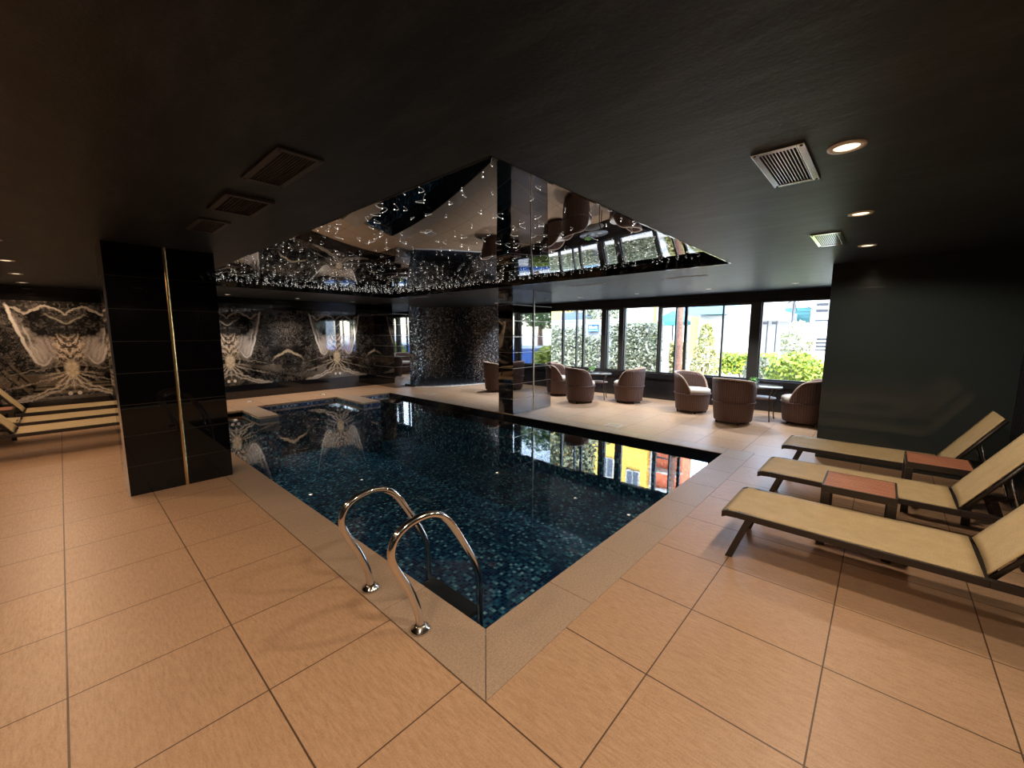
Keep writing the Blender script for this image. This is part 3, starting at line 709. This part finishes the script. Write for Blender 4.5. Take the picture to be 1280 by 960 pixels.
# ------------------------------------------------------------------ furniture
def make_lounger(label, tilt=57.):
    t = thing('sun_lounger', label, 'sun lounger', (0, 0, 0), 0, 'tan mesh sun loungers')
    W = .285; LS = 1.27
    mb = MB()
    for s in (-1, 1):   # side rails (foot end droops a little)
        rail = [(0.0, .312), (-.03, .326), (-.10, .33), (-.75, .325), (-1.27, .325), (-1.60, .325)]
        for (x0, z0), (x1, z1) in zip(rail, rail[1:]):
            y0, y1 = (s * W - .017, s * W + .017)
            vs = [mb.bm.verts.new(p) for p in ((x0, y0, z0 - .028), (x1, y0, z1 - .028), (x1, y1, z1 - .028), (x0, y1, z0 - .028), (x0, y0, z0 + .016), (x1, y0, z1 + .016), (x1, y1, z1 + .016), (x0, y1, z0 + .016))]
            for q in ((0, 3, 2, 1), (4, 5, 6, 7), (0, 1, 5, 4), (1, 2, 6, 5), (2, 3, 7, 6), (3, 0, 4, 7)): mb._f([vs[k] for k in q])
    for x, hw_ in ((-.012, .015), (-.45, .015), (-1.262, .042), (-1.59, .015)): mb.box(x - hw_, x + hw_, -W + .017, W - .017, .292, .320)  # wide hinge bar shaped to block lamp light through the gap
    mb.build('frame', M['lounger_frame'], t, bevel=.003)
    for s in (-1, 1):
        for (xt, xb) in ((-.17, -.06), (-1.50, -1.60)):
            mb = MB(); y0, y1 = s * W - .014, s * W + .014; hw = .022
            vs = [mb.bm.verts.new(p) for p in ((xb - hw, y0, 0), (xb + hw, y0, 0), (xb + hw, y1, 0), (xb - hw, y1, 0), (xt - hw, y0, .30), (xt + hw, y0, .30), (xt + hw, y1, .30), (xt - hw, y1, .30))]
            for q in ((0, 3, 2, 1), (4, 5, 6, 7), (0, 1, 5, 4), (1, 2, 6, 5), (2, 3, 7, 6), (3, 0, 4, 7)): mb._f([vs[k] for k in q])
            mb.build('leg', M['lounger_frame'], t, bevel=.003)
    mb = MB(); grid = []
    for i in range(25):
        u = i / 24; x = .004 - u * (LS + .004 - .02); row = []
        for j in range(13):
            v = j / 12 * 2 - 1
            z = .346 - .014 * (1 - v * v) * (math.sin(PI * min(1, u * 1.0)) ** .5 if 0 < u < 1 else 0) - .022 * max(0, 1 - u / .035) ** 2
            row.append((x, v * (W + .004), z))
        grid.append(row)
    mb.sheet(grid); mb.build('seat_sling', M['sling'], t, solid=.008)
    # backrest
    A = math.radians(tilt); LB = .60; hx, hz = -LS - .005, .345; Wb = W - .03
    def bp(d, y, n=0.): return (hx - d * math.cos(A) + n * math.sin(A), y, hz + d * math.sin(A) + n * math.cos(A))
    mb = MB(); grid = []
    for i in range(15):
        u = i / 14; row = []
        for j in range(11):
            v = j / 10 * 2 - 1; row.append(bp(u * LB, v * Wb, .008 - .012 * (1 - v * v)))
        grid.append(row)
    mb.sheet(grid); br = mb.build('backrest', M['sling'], t, solid=.008)
    mb = MB()
    for s in (-1, 1): mb.tube([bp(-.02, s * (Wb - .004), -.012), bp(LB, s * (Wb - .004), -.012)], .0135, 8)
    mb.tube([bp(LB - .012, -Wb, -.012), bp(LB - .012, Wb, -.012)], .0135, 8); mb.tube([bp(.02, -Wb, -.012), bp(.02, Wb, -.012)], .012, 8)
    mb.build('back_frame', M['lounger_frame'], br)
    mb = MB()
    for s in (-1, 1): mb.tube([bp(.34, s * (Wb - .035), -.02), (-1.56, s * (Wb - .035), .335)], .009, 8)
    mb.tube([(-1.56, -W + .02, .335), (-1.56, W - .02, .335)], .009, 8)
    mb.build('support_strut', M['chrome'], t)
    return t
LG = make_lounger('front tan sun lounger on the right, nearest the camera')
LG.location = (3.385, .765, 0); LG.rotation_euler = (0, 0, PI / 2)
def place(o, x, y, rz, label):
    c_ = copy_tree(o); c_.location = (x, y, 0); c_.rotation_euler = (0, 0, rz); c_['label'] = label; return c_
place(LG, 4.50, .765, PI / 2, 'middle tan sun lounger between the two slatted side tables on the right')
place(LG, 5.69, .765, PI / 2, 'tan sun lounger on the right standing against the dark wall')
place(LG, .77, 8.22, 0, 'left tan sun lounger nearest the camera, foot behind the wide pillar')
lf = make_lounger('left tan sun lounger in the middle of the three, its back laid flat', 4.); lf.location = (.77, 9.14, 0)
place(LG, .77, 10.20, 0, 'left tan sun lounger nearest the marble wall')

def make_table(label):
    t = thing('side_table', label, 'side table', (0, 0, 0), 0, 'slatted side tables'); a = .21; H_ = .47
    mb = MB(); n = 7
    for k in range(n):
        y = -a + .012 + (k + .5) * (2 * a - .024) / n; mb.box(-a + .012, a - .012, y - .0235, y + .0235, H_ - .015, H_)
    mb.build('slatted_top', M['slat_wood'], t, bevel=.003)
    mb = MB()
    for r in ((-a, a, -a, -a + .012), (-a, a, a - .012, a), (-a, -a + .012, -a + .012, a - .012), (a - .012, a, -a + .012, a - .012)): mb.box(*r, H_ - .055, H_ - .002)
    mb.build('frame', M['lounger_frame'], t)
    for sx_ in (-1, 1):
        for sy_ in (-1, 1):
            mb = MB(); x, y = sx_ * (a - .025), sy_ * (a - .02); mb.box(x - .025, x + .025, y - .02, y + .02, 0, H_ - .055); mb.build('leg', M['lounger_frame'], t, bevel=.003)
    return t
TB = make_table('slatted wood side table between the front and middle right loungers')
TB.location = (3.95, .05, 0); TB.rotation_euler = (0, 0, PI / 2)
place(TB, 5.14, -.44, PI / 2, 'slatted wood side table beside the far right lounger, near the dark wall')
place(TB, -.78, 9.66, 0, 'dark slatted side table between left loungers at the left edge')

def make_chair(label):
    t = thing('wicker_armchair', label, 'armchair', (0, 0, 0), 0, 'brown wicker tub chairs')
    mb = MB(); N = 72
    prof = [(.295, .055), (.305, .075), (.318, .2), (.33, .36), (.338, .395)]
    mb.lathe(prof + [(.30, .40), (0, .40)], N); mb.lathe([(.295, .055), (0, .055)], N)
    mb.build('base', M['wicker'], t)
    # back shell: wraps around the rear
    AM = math.radians(118)
    def top(a):
        q = abs(a) / AM
        if q < .55: return .80 - .03 * (q / .55) ** 2
        k = (q - .55) / .45
        return .77 - .34 * (k ** 2.2)
    def rad(z): return .335 + .028 * (z - .4) / .4
    mb = MB(); na = 60; rows = []
    for i in range(na + 1):
        a = -AM + 2 * AM * i / na; tz = top(a); ca, sa = -math.cos(a), math.sin(a); ring = []
        for k in range(7):
            z = .385 + (tz - .385) * k / 6; r = rad(z); ring.append((r * ca, r * sa, z))
        for k in range(7):
            z = tz - (tz - .40) * k / 6; r = rad(z) - .035; ring.append((r * ca, r * sa, z))
        rows.append([mb.bm.verts.new(p) for p in ring])
    for A_, B_ in zip(rows, rows[1:]):
        for k in range(len(A_) - 1): mb._f([A_[k], A_[k + 1], B_[k + 1], B_[k]]).smooth = True
    mb._f(rows[0]); mb._f(rows[-1][::-1])
    bk = mb.build('backrest', M['wicker'], t)
    mb = MB(); pts = []
    for i in range(na + 1):
        a = -AM + 2 * AM * i / na; z = top(a); r = rad(z) - .0175; pts.append((-r * math.cos(a), r * math.sin(a), z))
    a0 = (pts[0][0], pts[0][1], .40); a1 = (pts[-1][0], pts[-1][1], .40)
    mb.tube([a0] + pts + [a1], .0195, 8); mb.build('rim', M['wicker_rim'], bk)
    mb = MB(); mb.tube([(.342 * math.cos(2 * PI * k / 60), .342 * math.sin(2 * PI * k / 60), .392) for k in range(60)], .011, 6, closed=True); mb.build('band', M['wicker'], t)
    mb = MB(); mb.lathe([(0, .395), (.285, .395), (.30, .41), (.305, .44), (.30, .47), (.275, .488), (.15, .494), (0, .495)], 40, (.035, 0, 0)); mb.build('cushion', M['cushion'], t)
    for k in range(4):
        a = PI / 4 + k * PI / 2; mb = MB(); mb.lathe([(0, 0), (.018, 0), (.02, .056), (0, .056)], 12, (.265 * math.cos(a), .265 * math.sin(a), 0)); mb.build('foot', M['black_alu'], t)
    return t
CH = make_chair('wicker tub chair seen from behind, in front of the right glass table')
CH.location = (7.95, 1.90, 0); CH.rotation_euler = (0, 0, math.radians(-12))
place(CH, 8.52, 2.80, math.radians(-105), 'wicker tub chair facing right with its pale cushion towards the viewer')
place(CH, 8.65, .955, math.radians(86), 'wicker tub chair half hidden by the dark wall')
place(CH, 7.98, 5.12, math.radians(-28), 'wicker tub chair seen from behind just right of the mirrored pillar')
place(CH, 8.72, 4.28, math.radians(96), 'wicker tub chair right of the left glass table, turned to the windows')
place(CH, 8.55, 6.10, math.radians(-70), 'wicker tub chair partly hidden by the chair right of the pillar')
place(CH, 8.98, 6.92, math.radians(100), 'wicker tub chair showing only a pale sliver at the pillar edge')
place(CH, 7.95, 7.80, math.radians(-25), 'wicker tub chair standing alone left of the mirrored pillar')

def make_round_table(label):
    t = thing('round_table', label, 'table', (0, 0, 0), 0, 'round glass tables'); R_ = .34; H_ = .625
    mb = MB(); mb.lathe([(0, H_ - .012), (R_ - .004, H_ - .012), (R_, H_ - .006), (R_ - .004, H_), (0, H_)], 48); mb.build('glass_top', M['table_glass'], t)
    mb = MB(); mb.tube([((R_ - .012) * math.cos(2 * PI * k / 48), (R_ - .012) * math.sin(2 * PI * k / 48), H_ - .021) for k in range(48)], .009, 8, closed=True); mb.build('rim', M['table_metal'], t)
    mb = MB(); mb.lathe([(0, .40), (.25, .40), (.255, .408), (.25, .416), (0, .416)], 36); mb.build('shelf', M['wicker_rim'], t)
    for k in range(4):
        a = PI / 4 + k * PI / 2
        mb = MB(); pts = smooth([(r * math.cos(a), r * math.sin(a), z) for r, z in ((.315, .605), (.30, .56), (.255, .47), (.24, .40), (.255, .25), (.29, 0))], 2)
        mb.tube(pts, .011, 8); mb.build('leg', M['table_metal'], t)
    return t
RT = make_round_table('round glass table between the chair seen from behind and the dark wall'); RT.location = (8.62, 1.62, 0)
place(RT, 8.70, 5.10, .4, 'round glass table between the tub chairs beside the mirrored pillar')
def plant(x, y, label):
    t = thing('potted_plant', label, 'plant', (x, y, .625), 0, 'small table plants')
    mb = MB(); mb.lathe([(0, 0), (.035, 0), (.045, .07), (.04, .07), (.036, .06), (0, .06)], 20); mb.build('pot', M['pot_white'], t)
    mb = MB()
    for k in range(90):
        a = random.uniform(0, 2 * PI); r = random.uniform(0, .085); z = .09 + random.uniform(-.02, .075) - r * .2
        mb.leaf((r * math.cos(a), r * math.sin(a), z), random.uniform(.03, .05), (math.cos(a) * .6 + random.uniform(-.4, .4), math.sin(a) * .6 + random.uniform(-.4, .4), .8))
    mb.build('foliage', M['leaf_bright'], t, recalc=False)
plant(8.50, 1.72, 'small green plant on the right glass table, above the chair seen from behind')
plant(8.62, 5.22, 'small green plant in a white pot on the left glass table')

# ------------------------------------------------------------------ outdoors
mb = MB(); mb.box(XW + .22, 220, -220, 220, -.25, -.05)
struct(mb.build('ground', M['pave_out']), 'pale sunlit paving outside the windows', 'ground')

def leaves(mb, n, fn, size, nfn=None):
    for _ in range(n):
        p = fn(); nrm = nfn(p) if nfn else (random.uniform(-1, .2), random.uniform(-.6, .6), random.uniform(-.2, 1))
        mb.leaf(p, random.uniform(size * .7, size * 1.3), nrm)
def rnd_ball(c_, r):
    while True:
        p = Vector((random.uniform(-1, 1), random.uniform(-1, 1), random.uniform(-1, 1)))
        if p.length < 1 and p.length > .55: return (c_[0] + p.x * r[0], c_[1] + p.y * r[1], c_[2] + p.z * r[2])

# garden wall with ivy
t = thing('garden_wall', 'pale garden wall outside the left windows with ivy climbing it', 'garden wall', (13.6, 8.6, -.05))
mb = MB(); mb.box(0, .2, -1.45, 5.5, 0, 2.08); mb.build('wall_slab', M['render_grey'], t)
mb = MB(); mb.box(-.03, .23, -1.45, 5.5, 2.08, 2.13); mb.build('cap', M['render_white'], t)
iv = tag(MB().build('ivy', M['ivy']), 'ivy and shrubs massed against the pale garden wall', 'ivy', None, 'stuff')
mb = MB()
def ivp():
    while True:
        y = random.uniform(7.75, 14.); z = random.uniform(-.05, 1.9)
        if abs(y - 8.12) < .42 and z > 1.5: continue
        if random.random() < 1.25 - z / 2.4: return (13.54 - random.uniform(0, .25) - .35 * max(0, 1 - z), y, z)
leaves(mb, 9500, ivp, .09)
bmesh.ops.recalc_face_normals(mb.bm, faces=[]); mb.bm.to_mesh(iv.data); mb.bm.free()

def hedge(name, label, cat, n, fn, size, mat, loc, stem=None):
    t = thing(name, label, cat, loc)
    mb = MB(); leaves(mb, n, fn, size); mb.build('foliage', mat, t, recalc=False)
    mb = MB()
    for k in range(5):
        a = k * 1.3; mb.tube([(.05 * math.cos(a), .05 * math.sin(a), 0), (.18 * math.cos(a), .25 * math.sin(a), (stem or .6))], [.02, .008], 6)
    mb.build('stem', M['bark'], t); return t
hedge('tall_hedge', 'tall clipped ivy hedge filling the clear middle window', 'hedge', 10500, lambda: (random.uniform(-.25, .25), random.uniform(-.95, .78), random.uniform(0, 1.98)), .085, M['ivy'], (13.0, 6.3, -.05), 1.6)
hedge('yellow_hedge', 'yellow-green hedge behind the palm trunk', 'hedge', 2600, lambda: (random.uniform(-.2, .2), random.uniform(-.35, .15), random.uniform(0, 1.35)), .085, M['ivy_yellow'], (13.5, 5.05, -.05), 1.)
def cone():
    z = random.uniform(0, 1.95); r = .52 * (1 - z / 2.1) + .1; a = random.uniform(0, 2 * PI); return (r * math.cos(a) * random.uniform(.6, 1), r * math.sin(a) * random.uniform(.6, 1), z)
hedge('conical_shrub', 'conical yellow-green shrub left of the white outbuilding', 'shrub', 2200, cone, .08, M['ivy_yellow'], (14.6, 4.45, -.05), 1.4)
hedge('low_hedge', 'low green hedge along the white outbuilding', 'hedge', 2400, lambda: (random.uniform(-.2, .2), random.uniform(-.95, .75), random.uniform(.25, .92) + random.uniform(-.05, .08)), .09, M['bush'], (15.4, 3.45, -.05), .5)
hedge('yellow_bush', 'rounded bright yellow-green bush outside the right window', 'bush', 3600, lambda: (lambda p: (p[0], p[1], max(.02, p[2])))(rnd_ball((0, 0, .52), (.6, .66, .66))), .085, M['bush'], (11.95, 1.52, -.05), .7)
hedge('cream_shrub', 'cream flowering shrub rising behind the yellow bush', 'shrub', 1700, lambda: rnd_ball((0, 0, 1.35), (.4, .42, .62)), .08, M['blossom'], (13.3, 1.75, -.05), 1.3)
hedge('grassy_shrub', 'dark green shrub between the post and the yellow bush', 'shrub', 900, lambda: rnd_ball((0, 0, .5), (.3, .4, .45)), .09, M['ivy'], (14.0, 2.75, -.05), .5)

# palm trunk and pale trunk
t = thing('palm_tree', 'palm with a rough brown trunk outside the sliding window', 'palm', (12.5, 4.55, -.05))
mb = MB(); z = 0.
pts = []; rs = []
for k in range(75): pts.append((.01 * math.sin(k), .002 * k, k * .12)); rs.append(.095 + (.012 if k % 2 else 0))
mb.tube(pts, rs, 12); mb.build('trunk', M['bark'], t)
mb = MB()
for k in range(14):
    a = k * 2 * PI / 14 + random.uniform(-.1, .1)
    for q in range(26):
        d = .1 + q * .065; x, y, z = d * math.cos(a), d * math.sin(a), 8.9 + .75 * d - .48 * d * d
        for sgn in (-1, 1):
            p = Vector((x, y, z)); e = p + Vector((-math.sin(a) * sgn * .3 + math.cos(a) * .15, math.cos(a) * sgn * .3 + math.sin(a) * .15, -.1))
            w_ = Vector((math.cos(a), math.sin(a), 0)) * .02
            v = [mb.bm.verts.new(v_) for v_ in (p - w_, p + w_, e)]; mb._f(v)
mb.build('fronds', M['tree_green'], t, recalc=False)
def tree(label, loc, h, r, n, mat, bark, tr=.12, size=.16):
    t = thing('tree', label, 'tree', loc)
    mb = MB(); mb.tube([(0, 0, 0), (.05, .03, h * .4), (-.04, .06, h * .75)], [tr, tr * .8, tr * .4], 10)
    for k in range(5):
        a = k * 1.26; mb.tube([(0, .03, h * .45), (r[0] * .5 * math.cos(a), r[1] * .5 * math.sin(a), h * .72)], [tr * .45, tr * .15], 6)
    mb.build('trunk', bark, t)
    mb = MB(); leaves(mb, n, lambda: rnd_ball((0, 0, h * .72), (r[0], r[1], r[2])), size, lambda p: (random.uniform(-1, .4), random.uniform(-.8, .8), random.uniform(-.3, 1))); mb.build('foliage', mat, t, recalc=False)
tree('pale trunked tree behind the tall hedge', (15.6, 6.5, -.05), 11.5, (1.5, 1.5, 2.2), 2200, M['tree'], M['bark_pale'], .13)
tree('dense tree mirrored in the pool below the left windows', (20., 13.4, -.05), 8.5, (1.6, 1.5, 3.4), 4200, M['tree'], M['bark'], .2, .24)
tree('tall tree beyond the garden wall by the yellow house', (19., 17.4, -.05), 8.5, (1.8, 2.0, 3.4), 3200, M['tree'], M['bark'], .2, .24)
tree('spindly tree crown above the garden wall sign', (15.6, 9.0, -.05), 3.4, (.7, .8, .9), 1200, M['tree'], M['bark'], .06, .11)
for x, y, lb in ((21.5, -6.5, 'green tree right behind the outdoor pool, mirrored in the pillar'), (19.2, -13, 'green tree at the far side of the outdoor pool'), (13.5, -15.5, 'green tree before the white villa'), (26.5, -3.5, 'green tree beside the low white apartment house')):
    tree(lb, (x, y, -.05), 5.6, (1.9, 2.2, 2.3), 2600, M['tree_green'], M['bark'], .2, .24)

# white gate between posts
t = thing('garden_gate', 'white panelled garden gate seen through the narrow pane', 'gate', (13.4, 7.32, -.05))
mb = MB()
for r in ((-.3, -.26, 0, 1.95), (.26, .3, 0, 1.95), (-.02, .02, 0, 1.5)): mb.box(-.02, .02, r[0], r[1], r[2], r[3])
for z in (.05, .75, 1.45, 1.9): mb.box(-.02, .02, -.26, .26, z, z + .05)
mb.build('frame', M['render_white'], t); mb = MB(); mb.box(.02, .03, -.28, .28, .06, 1.9); mb.build('panel', M['render_grey'], t)
# sign
t = thing('wall_sign', 'blue rectangular sign with white lettering on the garden wall', 'sign', (13.5, 8.14, 1.765))
mb = MB(); mb.box(-.02, .02, -.225, .225, -.13, .13); mb.build('board', M['sign_blue'], t)
mb = MB(); mb.box(-.024, -.02, -.215, .215, -.12, -.055); mb.build('stripe', M['sign_teal'], t)
cu = bpy.data.curves.new('lettering', 'FONT'); cu.body = 'Idevit'; cu.size = .17; cu.align_x = 'CENTER'; cu.extrude = .003
to = bpy.data.objects.new('lettering', cu); COL.objects.link(to)
bpy.context.view_layer.update()
me = bpy.data.meshes.new_from_object(to.evaluated_get(bpy.context.evaluated_depsgraph_get())); bpy.data.objects.remove(to)
me.materials.clear(); me.materials.append(M['sign_white'])
lo = bpy.data.objects.new('lettering', me); COL.objects.link(lo); lo.parent = t; lo.location = (-.026, 0, -.025); lo.rotation_euler = (PI / 2, 0, -PI / 2)

# white outbuilding with blue-grey roof
t = thing('outbuilding', 'white flat-roofed outbuilding with blue-grey roof edge behind the low hedge', 'outbuilding', (16.4, 4.3, -.05))
mb = MB(); mb.box(0, 2.5, -.62, .95, 0, 2.28); mb.build('wall', M['render_white'], t)
mb = MB(); mb.box(-.6, 2.6, .0, 1.55, 2.30, 2.72); mb.build('roof', M['steel_blue'], t)
mb = MB(); mb.box(-.02, 0, -.5, -.1, 1.1, 2.2); mb.build('ivy_shadow_panel', noisy('mottled_ivy_shadow', (.40, .32, .27), (.72, .66, .6), 9., .8, .1), t)  # mottled brown panel paints the ivy's shadow on the wall
# garden parasol, teal
t = thing('garden_parasol', 'teal garden parasol beside the palm trunk', 'parasol', (17.9, 6.85, -.05))
mb = MB(); mb.tube([(0, 0, 0), (0, 0, 2.6)], .03, 10); mb.build('pole', M['dark_iron'], t)
mb = MB(); mb.lathe([(.75, 1.95), (.74, 2.1), (.4, 2.4), (0, 2.6)], 8, smooth=False); mb.build('canopy', M['teal_cloth'], t, solid=.01)
# white pavilion
t = thing('pavilion', 'white canopied pavilion with slim dark posts', 'pavilion', (16.8, 3.05, -.05))
mb = MB(); mb.box(0, 2.2, -.5, .5, 2.05, 2.35); mb.build('canopy', M['render_white'], t, bevel=.03)
for y in (-.22, .05):
    mb = MB(); mb.box(-.02, .02, y - .018, y + .018, 0, 2.05); l_ = mb.build('post', M['dark_iron'], t)
    mb = MB(); mb.box(-.05, .03, y - .02, y + .14, 1.93, 2.02); mb.build('lamp_head', M['dark_iron'], l_)
mb = MB(); mb.box(1.2, 1.3, -.5, .5, 0, 2.05); mb.build('curtain', M['render_white'], t)
# retractable frame with teal shutters
t = thing('umbrella_frame', 'folded umbrella frame with thin struts above the cream shrub', 'umbrella', (15.6, 2.2, -.05))
mb = MB(); mb.tube([(0, 0, 0), (0, 0, 2.75)], .04, 10); mb.build('pole', M['grey_vent'], t)
for k in range(6):
    a = k * PI / 3; mb = MB(); mb.tube([(0, 0, 2.68), (.62 * math.cos(a), .62 * math.sin(a), 2.32)], .012, 6); mb.build('rib', M['grey_vent'], t)
t = thing('shutter_kiosk', 'teal shuttered kiosk front behind the cream shrub', 'kiosk', (19.2, 2.5, -.05))
mb = MB(); mb.box(0, 1.5, -.4, .5, 0, 1.9); mb.build('body', M['render_white'], t)
mb = MB()
for k in range(5): mb.box(-.03, 0, -.38, .48, 1.92 + k * .13, 2.03 + k * .13)
mb.box(0, .05, -.4, .5, 1.9, 2.6); mb.build('shutter', M['teal_sheet'], t)
t = thing('white_annexe', 'narrow white annexe with dark louvre bars beside the dark wall', 'annexe', (17., 1.55, -.05))
mb = MB(); mb.box(0, 2., -.6, .36, 0, 4.5); mb.build('wall', M['render_white'], t)
for z in (1.06, 1.16, 1.28, 1.40): mb = MB(); mb.box(-.03, 0, -.14, .24, z, z + (.035 if z < 1.1 else .055)); mb.build('louvre', M['dark_iron'], t)
mb = MB(); mb.box(-.03, 0, -.16, .24, 2.02, 2.06); mb.box(-.03, 0, -.16, -.12, 1.86, 2.02); mb.build('bracket', M['dark_iron'], t)
for z in (2.32, 2.52): mb = MB(); mb.box(-.03, 0, -.1, .22, z, z + .09); mb.build('vent_grille', M['dark_iron'], t)

def house(name, label, x, y0, y1, h, mat, wins, mat2=None, zsplit=None, deep=6.):
    t = thing(name, label, 'house', (x, (y0 + y1) / 2, -.05)); d = (y1 - y0) / 2
    mb = MB(); mb.box(0, deep, -d, d, 0, h); mb.build('wall', mat, t)
    if mat2: mb = MB(); mb.box(-.05, 0, -d, min(d, 1.2), 0, zsplit); mb.build('lower_front', mat2, t)
    mb = MB(); mb.box(-.35, deep + .2, -d - .2, d + .2, h, h + .25); mb.build('roof_edge', M['render_white'], t)
    for (yc, z0, z1, ww) in wins:
        yy = yc - (y0 + y1) / 2
        mb = MB(); mb.box(-.12, 0, yy - ww - .09, yy + ww + .09, z0 - .1, z1 + .1); fr = mb.build('window', M['render_white'], t)
        mb = MB(); mb.box(-.14, -.12, yy - ww, yy - .04, z0, z1); mb.box(-.14, -.12, yy + .04, yy + ww, z0, z1); mb.build('pane', M['out_glass'], fr)
    return t
house('apartment_house', 'yellow apartment house with white lower floor, mirrored in the pool', 26., 11.25, 21., 12.5, M['render_yellow'],
      [(12.4, 4.7, 5.7, .35), (12.2, 7.9, 9.0, .4), (14.2, 7.4, 8.7, .45), (14.2, 4.7, 6., .45), (16.8, 7.4, 8.7, .45), (16.8, 4.7, 6., .45), (19.2, 7.4, 8.7, .45)], M['render_white'], 5.9)
t = house('apartment_house', 'terracotta apartment house with an iron balcony, mirrored in the pool', 26.3, 9.0, 10.85, 8.6, M['render_red'], [(9.9, 4.2, 5.3, .4)], M['render_white'], 5.6, 1.6)
mb = MB(); mb.box(-.9, 0, -.9, .9, 5.3, 5.4)
for k in range(13): mb.box(-.88, -.86, -.88 + k * .146, -.865 + k * .146, 5.4, 6.3)
mb.box(-.9, -.85, -.9, .9, 6.3, 6.36); mb.build('balcony', M['dark_iron'], t)
mb = MB(); mb.prism([(-1.1, -.95), (0, -.95), (0, .95), (-1.1, .95)], 7.3, 7.36); mb.build('awning', M['render_white'], t)
house('apartment_house', 'low white apartment house under blue sky, mirrored in the pool corner', 28., .5, 7.6, 5.4, M['render_white'], [(6.7, 3.9, 4.8, .4), (4.8, 3.9, 4.8, .5), (2.5, 3.9, 4.8, .5)])
t = thing('awning_tent', 'navy canvas awning above the garden wall at the left windows', 'awning', (17., 11.2, -.05))
mb = MB(); mb.prism([(0, -.9), (1.5, -.9), (1.5, .9), (0, .9)], 2.55, 2.62); mb.prism([(0, -.9), (.03, -.9), (.03, .9), (0, .9)], 2.2, 2.55); mb.build('canopy', M['navy'], t)
for y in (-.85, .85): mb = MB(); mb.tube([(.06, y, 0), (.06, y, 2.55)], .03, 8); mb.build('post', M['dark_iron'], t)

# raised outdoor pool, seen in the reflections
t = thing('outdoor_pool', 'raised blue-walled outdoor pool mirrored in the pillar and marble', 'pool', (15.6, -6.2, -.05))
mb = MB(); mb.box(-4., 3.2, -4., 3.2, 0, .82); mb.build('wall', M['pool_blue'], t, bevel=.02)
mb = MB(); mb.box(-3.7, 2.9, -3.7, 2.9, .82, .83); mb.build('water', M['steel_blue'], t)
mb = MB()
for r in ((-4.1, 3.3, -4.1, -3.7), (-4.1, 3.3, 2.9, 3.3), (-4.1, -3.7, -3.7, 2.9), (2.9, 3.3, -3.7, 2.9)): mb.box(*r, .82, .86)
mb.build('rim', M['render_white'], t)
t = thing('villa', 'white flat-roofed villa beyond the outdoor pool', 'house', (14., -24., -.05))
mb = MB(); mb.box(-8, 6, -3, 3, 0, 3.6); mb.build('wall', M['render_white'], t)
mb = MB(); mb.box(-8.3, 6.3, -3.3, 3.3, 3.6, 3.85); mb.build('roof', M['render_grey'], t)
for xx in (-5.5, -1., 3.): mb = MB(); mb.box(xx - .8, xx + .8, 3., 3.06, .9, 2.6); mb.build('window', M['out_glass'], t)

# ------------------------------------------------------------------ light and world
sun = bpy.data.lights.new('sun', 'SUN'); sun.energy = 5.5; sun.angle = math.radians(.6); sun.color = (1., .94, .84)
so = bpy.data.objects.new('sun', sun); COL.objects.link(so)
so.rotation_euler = Vector((.62, .28, -.78)).to_track_quat('-Z', 'Y').to_euler()

W = bpy.data.worlds.new('sky'); SC.world = W; W.use_nodes = True
nt = W.node_tree; nt.nodes.clear()
sky = nt.nodes.new('ShaderNodeTexSky'); sky.sky_type = 'NISHITA'; sky.sun_disc = False; sky.sun_elevation = math.radians(50); sky.sun_rotation = math.radians(200)
bg = nt.nodes.new('ShaderNodeBackground'); bg.inputs[1].default_value = 3.0
ow = nt.nodes.new('ShaderNodeOutputWorld'); hs = nt.nodes.new('ShaderNodeHueSaturation'); hs.inputs['Saturation'].default_value = .8; nt.links.new(sky.outputs[0], hs.inputs['Color']); nt.links.new(hs.outputs[0], bg.inputs[0]); nt.links.new(bg.outputs[0], ow.inputs[0])

# ------------------------------------------------------------------ camera
cam = bpy.data.cameras.new('camera'); cam.sensor_width = 36.; cam.sensor_fit = 'HORIZONTAL'; cam.lens = 510. / 1280. * 36.; cam.clip_start = .05; cam.clip_end = 500
co = bpy.data.objects.new('camera', cam); COL.objects.link(co)
R = ((.67245792, -.09286562, .73428627), (-.74013535, -.08437405, .66714367), (0., -.99209727, -.12547113))
co.matrix_world = Matrix(((R[0][0], -R[0][1], -R[0][2], 0.), (R[1][0], -R[1][1], -R[1][2], 0.), (R[2][0], -R[2][1], -R[2][2], 1.6), (0, 0, 0, 1)))
SC.camera = co

vs = SC.view_settings; vs.view_transform = 'Standard'; vs.look = 'None'; vs.gamma = 1.; vs.exposure = 0.; vs.use_curve_mapping = False
SC.display_settings.display_device = 'sRGB'
cy = SC.cycles; cy.max_bounces = 12; cy.diffuse_bounces = 5; cy.glossy_bounces = 6; cy.transparent_max_bounces = 16; cy.sample_clamp_indirect = 6.; cy.use_denoising = True; cy.caustics_reflective = False
